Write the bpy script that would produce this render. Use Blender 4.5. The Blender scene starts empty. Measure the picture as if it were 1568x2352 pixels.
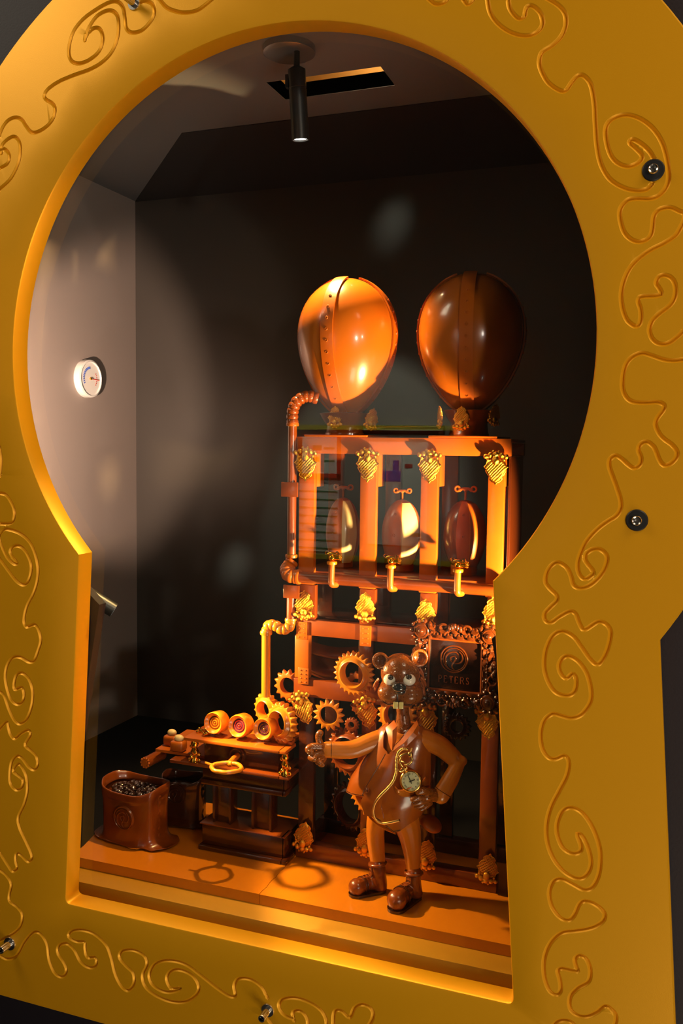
import bpy, bmesh, math, random
from mathutils import Vector, Matrix
from mathutils.geometry import delaunay_2d_cdt
random.seed(7)
SC = bpy.context.scene
COL = SC.collection
PI = math.pi
V = Vector

# ---------------------------------------------------------------- camera
FPX = 2056.7
CR = V((0.93783715, 0.34684618, 0.01261788))
CU = V((-0.03770621, 0.06567936, 0.99712811))
CW = V((-0.34502134, 0.93561955, -0.0746748))
cam_d = bpy.data.cameras.new('camera'); cam = bpy.data.objects.new('camera', cam_d); COL.objects.link(cam)
cam_d.sensor_fit = 'VERTICAL'; cam_d.sensor_height = 36.0; cam_d.lens = FPX/2352*36.0
cam_d.clip_start = 0.02; cam_d.clip_end = 50
cam.matrix_world = Matrix(((CR.x, CU.x, -CW.x, 0), (CR.y, CU.y, -CW.y, 0), (CR.z, CU.z, -CW.z, 0), (0, 0, 0, 1)))
SC.camera = cam

def ray(x, y): return CW + CR*((x-784)/FPX) - CU*((y-1176)/FPX)
def at(x, y, Y): d = ray(x, y); return d*(Y/d.y)
def atz(x, y, Z): d = ray(x, y); return d*(Z/d.z)
def atx(x, y, X): d = ray(x, y); return d*(X/d.x)
def sz(px, P): return px*P.dot(CW)/FPX

# ---------------------------------------------------------------- world, exposure, lights
w = bpy.data.worlds.new('world'); SC.world = w; w.use_nodes = True
w.node_tree.nodes['Background'].inputs[0].default_value = (0.5, 0.4, 0.5, 1)
w.node_tree.nodes['Background'].inputs[1].default_value = 0.006
SC.view_settings.view_transform = 'Standard'; SC.view_settings.look = 'None'
SC.view_settings.exposure = 0.0; SC.view_settings.gamma = 1.0; SC.view_settings.use_curve_mapping = False

def light(kind, name, loc, target, energy, color, **k):
    d = bpy.data.lights.new(name, kind); o = bpy.data.objects.new(name, d); COL.objects.link(o)
    o.location = loc; o.rotation_euler = (V(target)-V(loc)).to_track_quat('-Z', 'Y').to_euler()
    d.energy = energy; d.color = color
    for a, b in k.items(): setattr(d, a, b)
    return o
WARM = (1.0, 0.64, 0.24)
LA = at(690, 322, 1.515); LAT = V((-0.56, 1.40, -0.6))
LB = at(262, 1402, 1.33); LBT = V((-0.50, 1.42, -0.50))
LC = V((0.03, 1.285, -0.36)); LCT = V((-0.82, 1.585, 0.06))
dirA = (LAT-LA).normalized(); dirB = (LBT-LB).normalized(); dirC = (LCT-LC).normalized()
light('SPOT', 'ceiling_spot_light', LA+dirA*0.016, LAT, 56, WARM, spot_size=math.radians(80), spot_blend=0.5, shadow_soft_size=0.012)
light('SPOT', 'side_spot_light', LB+dirB*0.016, LBT, 34, WARM, spot_size=math.radians(74), spot_blend=0.35, shadow_soft_size=0.010)
light('SPOT', 'low_spot_light', LC+dirC*0.016, LCT, 105, (1.0, 0.62, 0.25), spot_size=math.radians(52), spot_blend=0.30, shadow_soft_size=0.010)
# the visitors' side of the panel: warm gallery lights overhead and an added fill from below
light('AREA', 'gallery_light', (1.15, 0.35, 1.75), (-0.25, 1.2, 0.0), 21, (1.0, 0.82, 0.55), size=0.9)
light('AREA', 'gallery_light', (-2.1, 0.35, 1.5), (-0.9, 1.2, -0.3), 19, (1.0, 0.86, 0.62), size=0.8)
light('AREA', 'gallery_light', (0.7, 0.2, -1.7), (-0.2, 1.2, -0.7), 12, (1.0, 0.86, 0.62), size=0.7)
light('POINT', 'added_hatch_light', (-0.56, 1.66, 0.775), (0, 0, 0), 0.25, (1.0, 0.80, 0.55), shadow_soft_size=0.01)  # small point light added to brighten the wood faces inside the hatch
# lamps far across the gallery that shine through the keyhole on to the case walls
light('SPOT', 'far_gallery_lamp', (3.2, -1.25, 0.13), (-0.30, 1.22, 0.0), 55, (1.0, 0.76, 0.60), spot_size=math.radians(46), spot_blend=0.8, shadow_soft_size=0.05)
light('SPOT', 'far_gallery_lamp', (2.3, -1.85, -0.02), (-0.55, 1.25, 0.15), 120, (1.0, 0.82, 0.62), spot_size=math.radians(34), spot_blend=0.8, shadow_soft_size=0.09)
light('SPOT', 'gallery_uplight', (1.66, -1.12, -0.06), (-0.80, 1.5, 0.66), 11, (0.9, 0.9, 1.0), spot_size=math.radians(24), spot_blend=0.8, shadow_soft_size=0.03)
light('SPOT', 'poster_light', (-1.3, -0.9, 1.3), (-1.5, -2.0, -0.22), 400, (1.0, 0.92, 0.8), spot_size=math.radians(36), spot_blend=0.4, shadow_soft_size=0.03)
LD = V((-1.16, 1.285, -0.02)); LDT = V((-1.50, 1.80, 0.05)); dirD = (LDT-LD).normalized()
light('SPOT', 'added_wall_wash', LD+dirD*0.016, LDT, 64, (1.0, 0.66, 0.46), spot_size=math.radians(62), spot_blend=0.45, shadow_soft_size=0.012)  # unseen spot added to brighten the left case wall
for gx, gz in ((-1.39, 1.13), (-2.28, -0.675)):
    light('SPOT', 'glow_pool_spot', (gx+0.25, -1.4, gz+0.5), (gx, -2.0, gz), 80, (1.0, 0.94, 0.86), spot_size=math.radians(16), spot_blend=1.0, shadow_soft_size=0.05)  # added spots; their wall pools stand in for lamp glows mirrored in glass

# ---------------------------------------------------------------- materials
def mat(name, color, rough=0.5, metal=0.0, coat=0.0, spec=0.5, bump=None, mottle=None, emit=None, estr=0.0, coatr=0.08, sss=0.0):
    m = bpy.data.materials.new(name); m.use_nodes = True
    nt = m.node_tree; b = nt.nodes['Principled BSDF']
    b.inputs['Base Color'].default_value = (*color, 1)
    b.inputs['Roughness'].default_value = rough; b.inputs['Metallic'].default_value = metal
    b.inputs['Coat Weight'].default_value = coat; b.inputs['Coat Roughness'].default_value = coatr
    b.inputs['Specular IOR Level'].default_value = spec
    tc = nt.nodes.new('ShaderNodeTexCoord')
    if mottle:
        sc, c2, lo, hi = mottle
        n = nt.nodes.new('ShaderNodeTexNoise'); n.inputs['Scale'].default_value = sc; n.inputs['Detail'].default_value = 5
        r = nt.nodes.new('ShaderNodeValToRGB')
        r.color_ramp.elements[0].position = lo; r.color_ramp.elements[0].color = (*color, 1)
        r.color_ramp.elements[1].position = hi; r.color_ramp.elements[1].color = (*c2, 1)
        nt.links.new(tc.outputs['Object'], n.inputs['Vector']); nt.links.new(n.outputs['Fac'], r.inputs['Fac'])
        nt.links.new(r.outputs['Color'], b.inputs['Base Color'])
    if bump:
        kind, sc, dist, stren = bump
        if kind == 'noise':
            n = nt.nodes.new('ShaderNodeTexNoise'); n.inputs['Scale'].default_value = sc; n.inputs['Detail'].default_value = 3; out = n.outputs['Fac']
            nt.links.new(tc.outputs['Object'], n.inputs['Vector'])
        else:
            n = nt.nodes.new('ShaderNodeTexVoronoi'); n.inputs['Scale'].default_value = sc
            nt.links.new(tc.outputs['Object'], n.inputs['Vector'])
            mr = nt.nodes.new('ShaderNodeMapRange'); mr.inputs['From Min'].default_value = 0.05; mr.inputs['From Max'].default_value = 0.32
            nt.links.new(n.outputs['Distance'], mr.inputs['Value']); out = mr.outputs['Result']
        bp = nt.nodes.new('ShaderNodeBump'); bp.inputs['Distance'].default_value = dist; bp.inputs['Strength'].default_value = stren
        nt.links.new(out, bp.inputs['Height']); nt.links.new(bp.outputs['Normal'], b.inputs['Normal'])
        if coat: nt.links.new(bp.outputs['Normal'], b.inputs['Coat Normal'])
    if emit:
        b.inputs['Emission Color'].default_value = (*emit, 1); b.inputs['Emission Strength'].default_value = estr
    return m
M = {}
M['panel'] = mat('gold_panel_paint', (0.80, 0.37, 0.004), rough=0.42, metal=0.35, spec=0.4, bump=('noise', 900, 0.0004, 0.25))
M['milk'] = mat('milk_chocolate', (0.48, 0.108, 0.004), rough=0.34, coat=0.35, bump=('noise', 60, 0.0008, 0.25), mottle=(14, (0.42, 0.088, 0.004), 0.35, 0.7))
M['cara'] = mat('caramel_chocolate', (0.60, 0.19, 0.008), rough=0.30, coat=0.5, bump=('noise', 70, 0.0006, 0.2))
M['brown'] = mat('brown_chocolate', (0.23, 0.046, 0.004), rough=0.28, coat=0.7, bump=('noise', 50, 0.001, 0.25), mottle=(18, (0.17, 0.032, 0.003), 0.35, 0.7))
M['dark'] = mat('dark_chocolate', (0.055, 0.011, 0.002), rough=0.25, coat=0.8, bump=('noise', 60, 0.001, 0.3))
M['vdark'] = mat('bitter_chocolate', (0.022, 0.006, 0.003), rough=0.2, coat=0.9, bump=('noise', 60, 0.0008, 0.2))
M['fur'] = mat('pricked_chocolate', (0.23, 0.058, 0.004), rough=0.25, coat=0.6, bump=('voronoi', 300, 0.0020, 1.0))
M['board'] = mat('board_chocolate', (0.60, 0.182, 0.005), rough=0.30, coat=0.25, bump=('noise', 16, 0.003, 0.15), mottle=(7, (0.54, 0.155, 0.004), 0.35, 0.75))
M['white'] = mat('cream_chocolate', (0.95, 0.78, 0.42), rough=0.25, coat=0.6)  # pale cream colour for the side segments of two tanks
M['eggm'] = mat('egg_chocolate', (0.46, 0.115, 0.006), rough=0.26, coat=0.7, coatr=0.12)
M['suit'] = mat('suit_chocolate', (0.56, 0.160, 0.008), rough=0.32, coat=0.4, bump=('noise', 60, 0.0008, 0.25))
M['frame'] = mat('frame_chocolate', (0.085, 0.019, 0.003), rough=0.22, coat=0.9)
M['vest'] = mat('vest_chocolate', (0.30, 0.066, 0.004), rough=0.24, coat=0.7, coatr=0.15, bump=('noise', 90, 0.0008, 0.3))
M['gold'] = mat('gold_leaf', (0.88, 0.46, 0.045), rough=0.15, metal=1.0, bump=('noise', 220, 0.0009, 0.4))
M['brass'] = mat('watch_brass', (0.72, 0.44, 0.12), rough=0.25, metal=1.0)
M['ledge'] = mat('gold_ledge_paint', (0.50, 0.235, 0.010), rough=0.5, metal=0.2, bump=('noise', 60, 0.001, 0.2))
M['eyewhite'] = mat('sugar_white', (0.92, 0.86, 0.74), rough=0.18, coat=0.6)
M['pupil'] = mat('pupil_black', (0.03, 0.02, 0.012), rough=0.12, coat=0.8)
M['nose'] = mat('nose_black', (0.018, 0.018, 0.02), rough=0.12, coat=1.0)
M['tooth'] = mat('tooth_cream', (0.72, 0.60, 0.20), rough=0.25, coat=0.5)
M['wall'] = mat('wall_paint', (0.34, 0.29, 0.27), rough=0.55)
M['wallb'] = mat('back_wall_paint', (0.062, 0.056, 0.052), rough=0.32, spec=0.5)
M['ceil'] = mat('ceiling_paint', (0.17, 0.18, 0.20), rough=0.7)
M['ceild'] = mat('ceiling_dark', (0.02, 0.02, 0.025), rough=0.9)
M['black'] = mat('black_paint', (0.006, 0.0055, 0.008), rough=0.7, spec=0.2)
M['surround'] = mat('surround_paint', (0.009, 0.005, 0.012), rough=0.7, bump=('noise', 300, 0.001, 0.3))
M['room'] = mat('gallery_wall', (0.30, 0.29, 0.28), rough=0.8)
M['roomfloor'] = mat('gallery_floor', (0.05, 0.04, 0.04), rough=0.5)
M['metal'] = mat('lamp_metal', (0.10, 0.10, 0.10), rough=0.35, metal=0.8)
M['steel'] = mat('brushed_steel', (0.62, 0.60, 0.58), rough=0.22, metal=1.0)
M['blackm'] = mat('black_washer', (0.012, 0.012, 0.014), rough=0.45)
M['plate'] = mat('lamp_plate', (0.35, 0.35, 0.36), rough=0.3, metal=0.7)
M['lens'] = mat('lamp_lens', (1, 1, 1), emit=(1.0, 0.93, 0.82), estr=14)
M['wood'] = mat('hatch_wood', (0.75, 0.45, 0.12), rough=0.6, mottle=(20, (0.65, 0.36, 0.08), 0.4, 0.7))
M['wht'] = mat('thermometer_white', (0.92, 0.92, 0.90), rough=0.3)
M['blue'] = mat('blue_print', (0.05, 0.15, 0.75), rough=0.5)
M['red'] = mat('red_print', (0.75, 0.04, 0.02), rough=0.5)
M['dial'] = mat('dial_cream', (0.62, 0.60, 0.36), rough=0.3, coat=0.6)
M['ink'] = mat('ink_black', (0.01, 0.01, 0.008), rough=0.4)
M['paper'] = mat('poster_paper', (0.85, 0.85, 0.83), rough=0.6)
M['green'] = mat('green_print', (0.05, 0.30, 0.10), rough=0.5)
M['trimgold'] = mat('rail_gold', (0.55, 0.50, 0.04), rough=0.4)
M['purple'] = mat('dial_purple', (0.10, 0.02, 0.05), rough=0.2, coat=0.8)
M['nut'] = mat('almond_cream', (0.85, 0.62, 0.28), rough=0.4)
gm = bpy.data.materials.new('window_glass'); gm.use_nodes = True
nt = gm.node_tree; nt.nodes.remove(nt.nodes['Principled BSDF'])
fr = nt.nodes.new('ShaderNodeFresnel'); fr.inputs['IOR'].default_value = 1.5
gl = nt.nodes.new('ShaderNodeBsdfGlossy'); gl.inputs['Roughness'].default_value = 0.0; gl.inputs['Color'].default_value = (0.9, 1.0, 0.85, 1)
tr = nt.nodes.new('ShaderNodeBsdfTransparent'); tr.inputs['Color'].default_value = (0.98, 0.985, 0.98, 1)
mx = nt.nodes.new('ShaderNodeMixShader')
ge = nt.nodes.new('ShaderNodeNewGeometry'); iv = nt.nodes.new('ShaderNodeMath'); iv.operation = 'SUBTRACT'; iv.inputs[0].default_value = 1.0
mu = nt.nodes.new('ShaderNodeMath'); mu.operation = 'MULTIPLY'
nt.links.new(ge.outputs['Backfacing'], iv.inputs[1]); nt.links.new(fr.outputs[0], mu.inputs[0]); nt.links.new(iv.outputs[0], mu.inputs[1])
nt.links.new(mu.outputs[0], mx.inputs[0]); nt.links.new(tr.outputs[0], mx.inputs[1]); nt.links.new(gl.outputs[0], mx.inputs[2])
nt.links.new(mx.outputs[0], nt.nodes['Material Output'].inputs['Surface'])
M['glass'] = gm

# ---------------------------------------------------------------- mesh helpers
class MB:
    def __init__(s): s.v = []; s.f = []
    def add(s, vs, fs):
        o = len(s.v); s.v += [tuple(p) for p in vs]; s.f += [tuple(i+o for i in f) for f in fs]; return s
    def box(s, a, b):
        x0, y0, z0 = a; x1, y1, z1 = b
        x0, x1 = sorted((x0, x1)); y0, y1 = sorted((y0, y1)); z0, z1 = sorted((z0, z1))
        return s.add([(x0,y0,z0),(x1,y0,z0),(x1,y1,z0),(x0,y1,z0),(x0,y0,z1),(x1,y0,z1),(x1,y1,z1),(x0,y1,z1)],
                     [(0,3,2,1),(4,5,6,7),(0,1,5,4),(1,2,6,5),(2,3,7,6),(3,0,4,7)])
    def bbox(s, a, b, c=0.0012):   # chamfered box
        x0, y0, z0 = a; x1, y1, z1 = b
        x0, x1 = sorted((x0, x1)); y0, y1 = sorted((y0, y1)); z0, z1 = sorted((z0, z1))
        c = min(c, (x1-x0)/3, (y1-y0)/3, (z1-z0)/3)
        bm = bmesh.new(); 
        vs = [bm.verts.new(p) for p in [(x0,y0,z0),(x1,y0,z0),(x1,y1,z0),(x0,y1,z0),(x0,y0,z1),(x1,y0,z1),(x1,y1,z1),(x0,y1,z1)]]
        for f in [(0,3,2,1),(4,5,6,7),(0,1,5,4),(1,2,6,5),(2,3,7,6),(3,0,4,7)]: bm.faces.new([vs[i] for i in f])
        bmesh.ops.bevel(bm, geom=bm.edges[:], offset=c, segments=2, affect='EDGES', profile=0.5)
        bm.verts.index_update()
        s.add([v.co.copy() for v in bm.verts], [[v.index for v in f.verts] for f in bm.faces]); bm.free(); return s
    def prism(s, poly, d):        # poly of 3D points, extruded by vector d
        n = len(poly); d = V(d)
        return s.add([V(p) for p in poly]+[V(p)+d for p in poly], [tuple(range(n)), tuple(range(2*n-1, n-1, -1))]+[(i, i+n, (i+1) % n+n, (i+1) % n) for i in range(n)])
    def tube(s, pts, rad, n=12, caps=True, flat=None):
        pts = [V(p) for p in pts]; m = len(pts)
        if not isinstance(rad, (list, tuple)): rad = [rad]*m
        t0 = (pts[1]-pts[0]).normalized(); up = V((0, 0, 1)) if abs(t0.z) < 0.9 else V((0, 1, 0))
        nx = t0.cross(up).normalized(); vs = []; fs = []
        for i, p in enumerate(pts):
            t = (pts[min(i+1, m-1)]-pts[max(i-1, 0)]).normalized()
            nx = (nx-t*nx.dot(t)).normalized(); ny = t.cross(nx)
            for k in range(n):
                a = 2*PI*k/n; vs.append(p+(nx*math.cos(a)+ny*math.sin(a))*rad[i])
        for i in range(m-1):
            for k in range(n):
                fs.append((i*n+k, i*n+(k+1) % n, (i+1)*n+(k+1) % n, (i+1)*n+k))
        if caps: fs.append(tuple(range(n-1, -1, -1))); fs.append(tuple(range((m-1)*n, m*n)))
        return s.add(vs, fs)
    def sphere(s, c, r, nu=14, nv=9, rot=None):
        c = V(c); r = V((r, r, r)) if not hasattr(r, '__len__') else V(r)
        vs = []; fs = []
        def T(p): p = V((p[0]*r.x, p[1]*r.y, p[2]*r.z)); return c+(rot @ p if rot else p)
        vs.append(T((0, 0, 1)))
        for j in range(1, nv):
            a = PI*j/nv
            for i in range(nu):
                b = 2*PI*i/nu; vs.append(T((math.sin(a)*math.cos(b), math.sin(a)*math.sin(b), math.cos(a))))
        vs.append(T((0, 0, -1))); L = len(vs)-1
        for i in range(nu):
            fs.append((0, 1+i, 1+(i+1) % nu)); fs.append((L, L-nu+(i+1) % nu, L-nu+i))
            for j in range(nv-2):
                q = 1+j*nu; fs.append((q+i, q+nu+i, q+nu+(i+1) % nu, q+(i+1) % nu))
        return s.add(vs, fs)
    def lathe(s, prof, c, axis=(0, 0, 1), n=32, closed=False):   # prof (r,h) along axis from c
        c = V(c); q = V(axis).normalized().to_track_quat('Z', 'Y').to_matrix(); vs = []; fs = []; m = len(prof)
        for r, h in prof:
            for k in range(n): a = 2*PI*k/n; vs.append(c+q @ V((r*math.cos(a), r*math.sin(a), h)))
        for i in range(m if closed else m-1):
            j = (i+1) % m
            for k in range(n): fs.append((i*n+k, i*n+(k+1) % n, j*n+(k+1) % n, j*n+k))
        if not closed:
            if prof[0][0] > 1e-6: fs.append(tuple(range(n-1, -1, -1)))
            if prof[-1][0] > 1e-6: fs.append(tuple(range((m-1)*n, m*n)))
        return s.add(vs, fs)
    def torus(s, c, R, r, axis=(0, 0, 1), n=32, k=10):
        return s.lathe([(R+r*math.cos(2*PI*i/k), r*math.sin(2*PI*i/k)) for i in range(k)], c, axis, n, closed=True)
    def sheet(s, grid, th, nrm=None, close=False):  # grid[i][j] thickened
        m = len(grid); n = len(grid[0]); G = [[V(p) for p in row] for row in grid]
        def N(i, j):
            a = G[min(i+1, m-1)][j]-G[max(i-1, 0)][j]
            b = (G[i][(j+1) % n]-G[i][(j-1) % n]) if close else (G[i][min(j+1, n-1)]-G[i][max(j-1, 0)])
            v = a.cross(b); return v.normalized() if v.length > 1e-12 else V((0, 0, 1))
        vs = []; fs = []
        for side in (0, 1):
            for i in range(m):
                for j in range(n): vs.append(G[i][j]+N(i, j)*th*(0.5 if side == 0 else -0.5))
        o = m*n; nn = n if close else n-1
        for i in range(m-1):
            for j in range(nn):
                k = (j+1) % n; q = (i*n+j, (i+1)*n+j, (i+1)*n+k, i*n+k)
                fs.append(q); fs.append(tuple(x+o for x in reversed(q)))
        for j in range(nn):
            k = (j+1) % n
            fs.append((j, k, k+o, j+o)); e = (m-1)*n; fs.append((e+k, e+j, e+j+o, e+k+o))
        if not close:
            for i in range(m-1):
                a = i*n; b = (i+1)*n; fs.append((b, a, a+o, b+o)); a += n-1; b += n-1; fs.append((a, b, b+o, a+o))
        return s.add(vs, fs)
    def xf(s, mtx): s.v = [tuple(mtx @ V(p)) for p in s.v]; return s
    def mesh(s, name, m, smooth=40):
        me = bpy.data.meshes.new(name); me.from_pydata(s.v, [], s.f); me.validate(); me.update()
        bm = bmesh.new(); bm.from_mesh(me); bmesh.ops.recalc_face_normals(bm, faces=bm.faces[:]); bm.to_mesh(me); bm.free()
        if m: me.materials.append(M[m] if isinstance(m, str) else m)
        if smooth: 
            me.polygons.foreach_set('use_smooth', [True]*len(me.polygons)); me.set_sharp_from_angle(angle=math.radians(smooth))
        return me
    def build(s, name, m, parent=None, smooth=40):
        o = bpy.data.objects.new(name, s.mesh(name, m, smooth)); COL.objects.link(o)
        if parent: adopt(o, parent)
        return o
def adopt(o, parent):
    o.parent = parent; o.matrix_parent_inverse = Matrix.Translation(-V(root_loc(parent)))
def root_loc(p):
    l = V((0, 0, 0))
    if p.type == 'EMPTY' : l = V(p.location)
    elif p.parent: l = V((0, 0, 0))
    return l
def tag(o, label, cat, group=None):
    o['label'] = label; o['category'] = cat
    if group: o['group'] = group
    return o
def struct(o): o['kind'] = 'structure'; return o
def thing(name, label, cat, loc=(0, 0, 0), group=None):
    o = bpy.data.objects.new(name, None); COL.objects.link(o); o.location = loc; o.empty_display_size = 0.01
    return tag(o, label, cat, group)
def plab(o, t): o['label'] = t; return o
def evalmesh(me, mods, name, m, smooth=180):
    o = bpy.data.objects.new('tmp', me); COL.objects.link(o)
    for kind, kw in mods:
        md = o.modifiers.new('m', kind)
        for a, b in kw.items(): setattr(md, a, b)
    bpy.context.view_layer.update()
    dg = bpy.context.evaluated_depsgraph_get()
    r = bpy.data.meshes.new_from_object(o.evaluated_get(dg)); bpy.data.objects.remove(o)
    r.name = name; r.materials.clear(); r.materials.append(M[m] if isinstance(m, str) else m)
    r.polygons.foreach_set('use_smooth', [True]*len(r.polygons))
    return r
def blob(name, mb, vox, m, parent=None, it=6):
    me = evalmesh(mb.mesh('tmp', None, 0), [('REMESH', dict(mode='VOXEL', voxel_size=vox)), ('SMOOTH', dict(factor=0.5, iterations=it))], name, m)
    o = bpy.data.objects.new(name, me); COL.objects.link(o)
    if parent: adopt(o, parent)
    return o
def limb(mb, pts, n=14):   # pts: [(Vector, radius)]
    P = catmull([p for p, r in pts], 6); R = lerpr([r for p, r in pts], 6)
    mb.tube(P, R, n)
    mb.sphere(P[0], R[0], n, 8); mb.sphere(P[-1], R[-1], n, 8)
    return mb
def lerpr(rs, k):
    out = []
    for i in range(len(rs)-1):
        for j in range(k): out.append(rs[i]+(rs[i+1]-rs[i])*j/k)
    return out+[rs[-1]]
def catmull(pts, k=6, closed=False):
    pts = [V(p) for p in pts]; n = len(pts); out = []
    for i in range(n if closed else n-1):
        p0 = pts[(i-1) % n] if closed else pts[max(i-1, 0)]; p1 = pts[i]; p2 = pts[(i+1) % n]; p3 = pts[(i+2) % n] if closed else pts[min(i+2, n-1)]
        for j in range(k):
            t = j/k; out.append(0.5*((2*p1)+(p2-p0)*t+(2*p0-5*p1+4*p2-p3)*t*t+(3*p1-p0-3*p2+p3)*t**3))
    if not closed: out.append(pts[-1])
    return out
def text_mesh(txt, size, ext, m, name='lettering', xf=None):
    c = bpy.data.curves.new('t', 'FONT'); c.body = txt; c.size = size; c.extrude = ext; c.align_x = 'CENTER'; c.align_y = 'CENTER'; c.resolution_u = 3
    o = bpy.data.objects.new('tmp', c); COL.objects.link(o); bpy.context.view_layer.update()
    r = bpy.data.meshes.new_from_object(o.evaluated_get(bpy.context.evaluated_depsgraph_get())); bpy.data.objects.remove(o)
    vs = [v.co.copy() for v in r.vertices]; fs = [tuple(p.vertices) for p in r.polygons]
    b = MB(); b.add(vs, fs); 
    if xf: b.xf(xf)
    return b

# ================================================================ THE SETTING
ZC = 0.703; XL = -1.503; YB = 2.3
YP = 1.2; TP = 0.035; YG = YP+TP+0.002
ZB = -0.752
s_ = MB().box((XL-0.03, 1.24, -0.83), (XL, YB, ZC)); struct(s_.build('wall_left', 'wall'))
struct(MB().box((XL-0.03, YB, -0.83), (0.45, YB+0.03, ZC)).build('wall_back', 'wallb'))
struct(MB().box((0.42, 1.262, -0.83), (0.45, YB, ZC)).build('wall_right', 'black'))
struct(MB().box((XL-0.03, 1.262, -0.86), (0.45, YB, -0.83)).build('floor', 'black'))
# ceiling with a rectangular hatch
hx0, hx1, hy0, hy1 = -0.772, -0.538, 1.638, 1.731
cb = MB()
for a, b in (((XL-0.03, 1.262), (hx0, YB)), ((hx1, 1.262), (0.45, YB)), ((hx0, 1.262), (hx1, hy0)), ((hx0, hy1), (hx1, YB))):
    cb.box((a[0], a[1], ZC), (b[0], b[1], ZC+0.03))
struct(cb.build('ceiling', 'ceil'))
hm = MB(); t = 0.006; hz = ZC+0.10
hm.box((hx0-t, hy0-t, ZC+0.001), (hx0, hy1+t, hz)).box((hx1, hy0-t, ZC+0.001), (hx1+t, hy1+t, hz)).box((hx0, hy0-t, ZC+0.001), (hx1, hy0, hz)).box((hx0, hy1, ZC+0.001), (hx1, hy1+t, ZC+0.05))
struct(hm.build('trim_1', 'wood'))
struct(MB().box((hx0, hy1, ZC+0.0501), (hx1, hy1+t, hz)).box((hx0-t, hy0-t, hz), (hx1+t, hy1+t, hz+0.005)).build('trim_2', 'black'))
# thin dark polygon set just under the ceiling
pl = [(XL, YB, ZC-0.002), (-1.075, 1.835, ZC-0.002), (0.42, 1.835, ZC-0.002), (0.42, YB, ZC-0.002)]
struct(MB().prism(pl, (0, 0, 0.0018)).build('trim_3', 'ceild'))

# ---- the keyhole outlines (in X,Z on the panel plane)
CX, CZ, RI, RO = -0.558, 0.134, 0.460, 0.668
def arc_pts(R, a0, a1, n):
    return [(CX+R*math.cos(a0+(a1-a0)*i/n), CZ+R*math.sin(a0+(a1-a0)*i/n)) for i in range(n+1)]
def keyhole(R, zc, xl, xr, zb, cr=0.0, n=140):
    s = (zc-CZ)/R; a = math.asin(s)
    pts = arc_pts(R, a, PI-a, n)            # from right corner over the top to left corner
    def corner(p, q, r_):
        p, q, r_ = V((*p, 0)), V((*q, 0)), V((*r_, 0)); u = (p-q).normalized(); v = (r_-q).normalized()
        A = q+u*cr; B = q+v*cr; out = []
        for i in range(7):
            t = i/6; out.append(((1-t)**2*A+2*t*(1-t)*q+t*t*B).to_2d()[:])
        return out
    L = (xl, zb); Rr = (xr, zb)
    if cr: return pts+corner(pts[-1], L, Rr)+corner(L, Rr, pts[0])
    return pts+[L, Rr]
def offset(poly, d):   # positive d grows
    n = len(poly); out = []
    ar = sum(poly[i][0]*poly[(i+1) % n][1]-poly[(i+1) % n][0]*poly[i][1] for i in range(n)); sg = 1 if ar > 0 else -1
    for i in range(n):
        p0, p1, p2 = V(poly[i-1]), V(poly[i]), V(poly[(i+1) % n])
        e1 = (p1-p0).normalized(); e2 = (p2-p1).normalized()
        n1 = V((e1.y, -e1.x))*sg; n2 = V((e2.y, -e2.x))*sg; nn = (n1+n2)
        nn = nn/max(0.3, nn.dot(nn)/2) if nn.length > 1e-6 else n1
        out.append(tuple(p1+nn*d))
    return out
INN = keyhole(RI, -0.1815, -0.926, -0.180, -0.771, cr=0.010)
OUT = keyhole(RO, -0.244, -1.170, 0.047, -0.966, cr=0.004)

# ---- engraved scrolls, traced as polylines in photo pixels and laid on the panel plane
def R1(l, x0, y0, s): return [(x0+x*s, y0+y*s) for x, y in l]
G = []
a_ = lambda l: G.append(R1(l, 0, 0, 0.5))
a_([(390,185),(400,160),(430,130),(460,135),(472,180),(455,235),(410,275),(360,292),(325,275),(316,225),(335,150),(380,90),(440,45),(500,12),(540,8),(565,35),(573,80),(580,130),(605,150),(650,140),(690,100),(708,60),(700,20),(670,5),(640,10)])
a_([(390,185),(395,160),(415,115),(450,70),(500,48),(535,65),(545,110),(540,170),(515,235),(470,285),(410,320),(340,345),(270,375),(220,410),(203,440),(215,460),(240,475),(253,500),(243,545),(215,580),(175,605),(145,608),(120,580),(100,550),(70,540),(35,555),(10,590),(-10,640)])
a_([(5,705),(8,670),(35,640),(65,628),(88,650),(93,700),(80,760),(45,825),(-10,875)])
a_([(-5,690),(20,685),(42,710),(35,750),(-5,775)])
a_([(725,-15),(760,30),(800,50),(850,58),(910,45),(975,-5)])
b_ = lambda l: G.append(R1(l, 784, 0, 0.5))
b_([(395,-10),(430,18),(470,12),(490,-10)]); b_([(555,-10),(580,20),(610,-10)])
b_([(668,-20),(680,50),(710,100),(760,140),(820,162),(880,158),(920,120),(918,70),(890,35),(860,25),(845,45),(840,75),(815,85),(790,65),(770,30),(765,-15)])
b_([(930,-15),(990,20),(1025,60),(1030,110),(1010,165),(965,210),(920,240),(908,285),(920,330),(950,380),(1000,415),(1030,415),(1055,380),(1085,348),(1115,350),(1145,390),(1160,470),(1165,560),(1172,660),(1190,750),(1230,820),(1290,860),(1350,875),(1400,870),(1430,840)])
L1 = R1([(1435,730),(1410,690),(1370,655),(1335,640),(1322,655),(1350,680),(1380,715),(1365,745),(1320,765),(1270,750),(1235,710),(1215,640),(1215,580),(1245,545),(1300,528),(1360,540),(1420,580),(1465,640),(1490,710),(1502,790),(1495,850),(1460,895),(1420,912),(1350,912),(1310,922),(1280,960),(1280,1010),(1300,1070),(1340,1105),(1385,1108),(1420,1080),(1430,1030),(1435,990),(1460,962),(1510,953),(1555,972)], 784, 0, 0.5)
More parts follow.
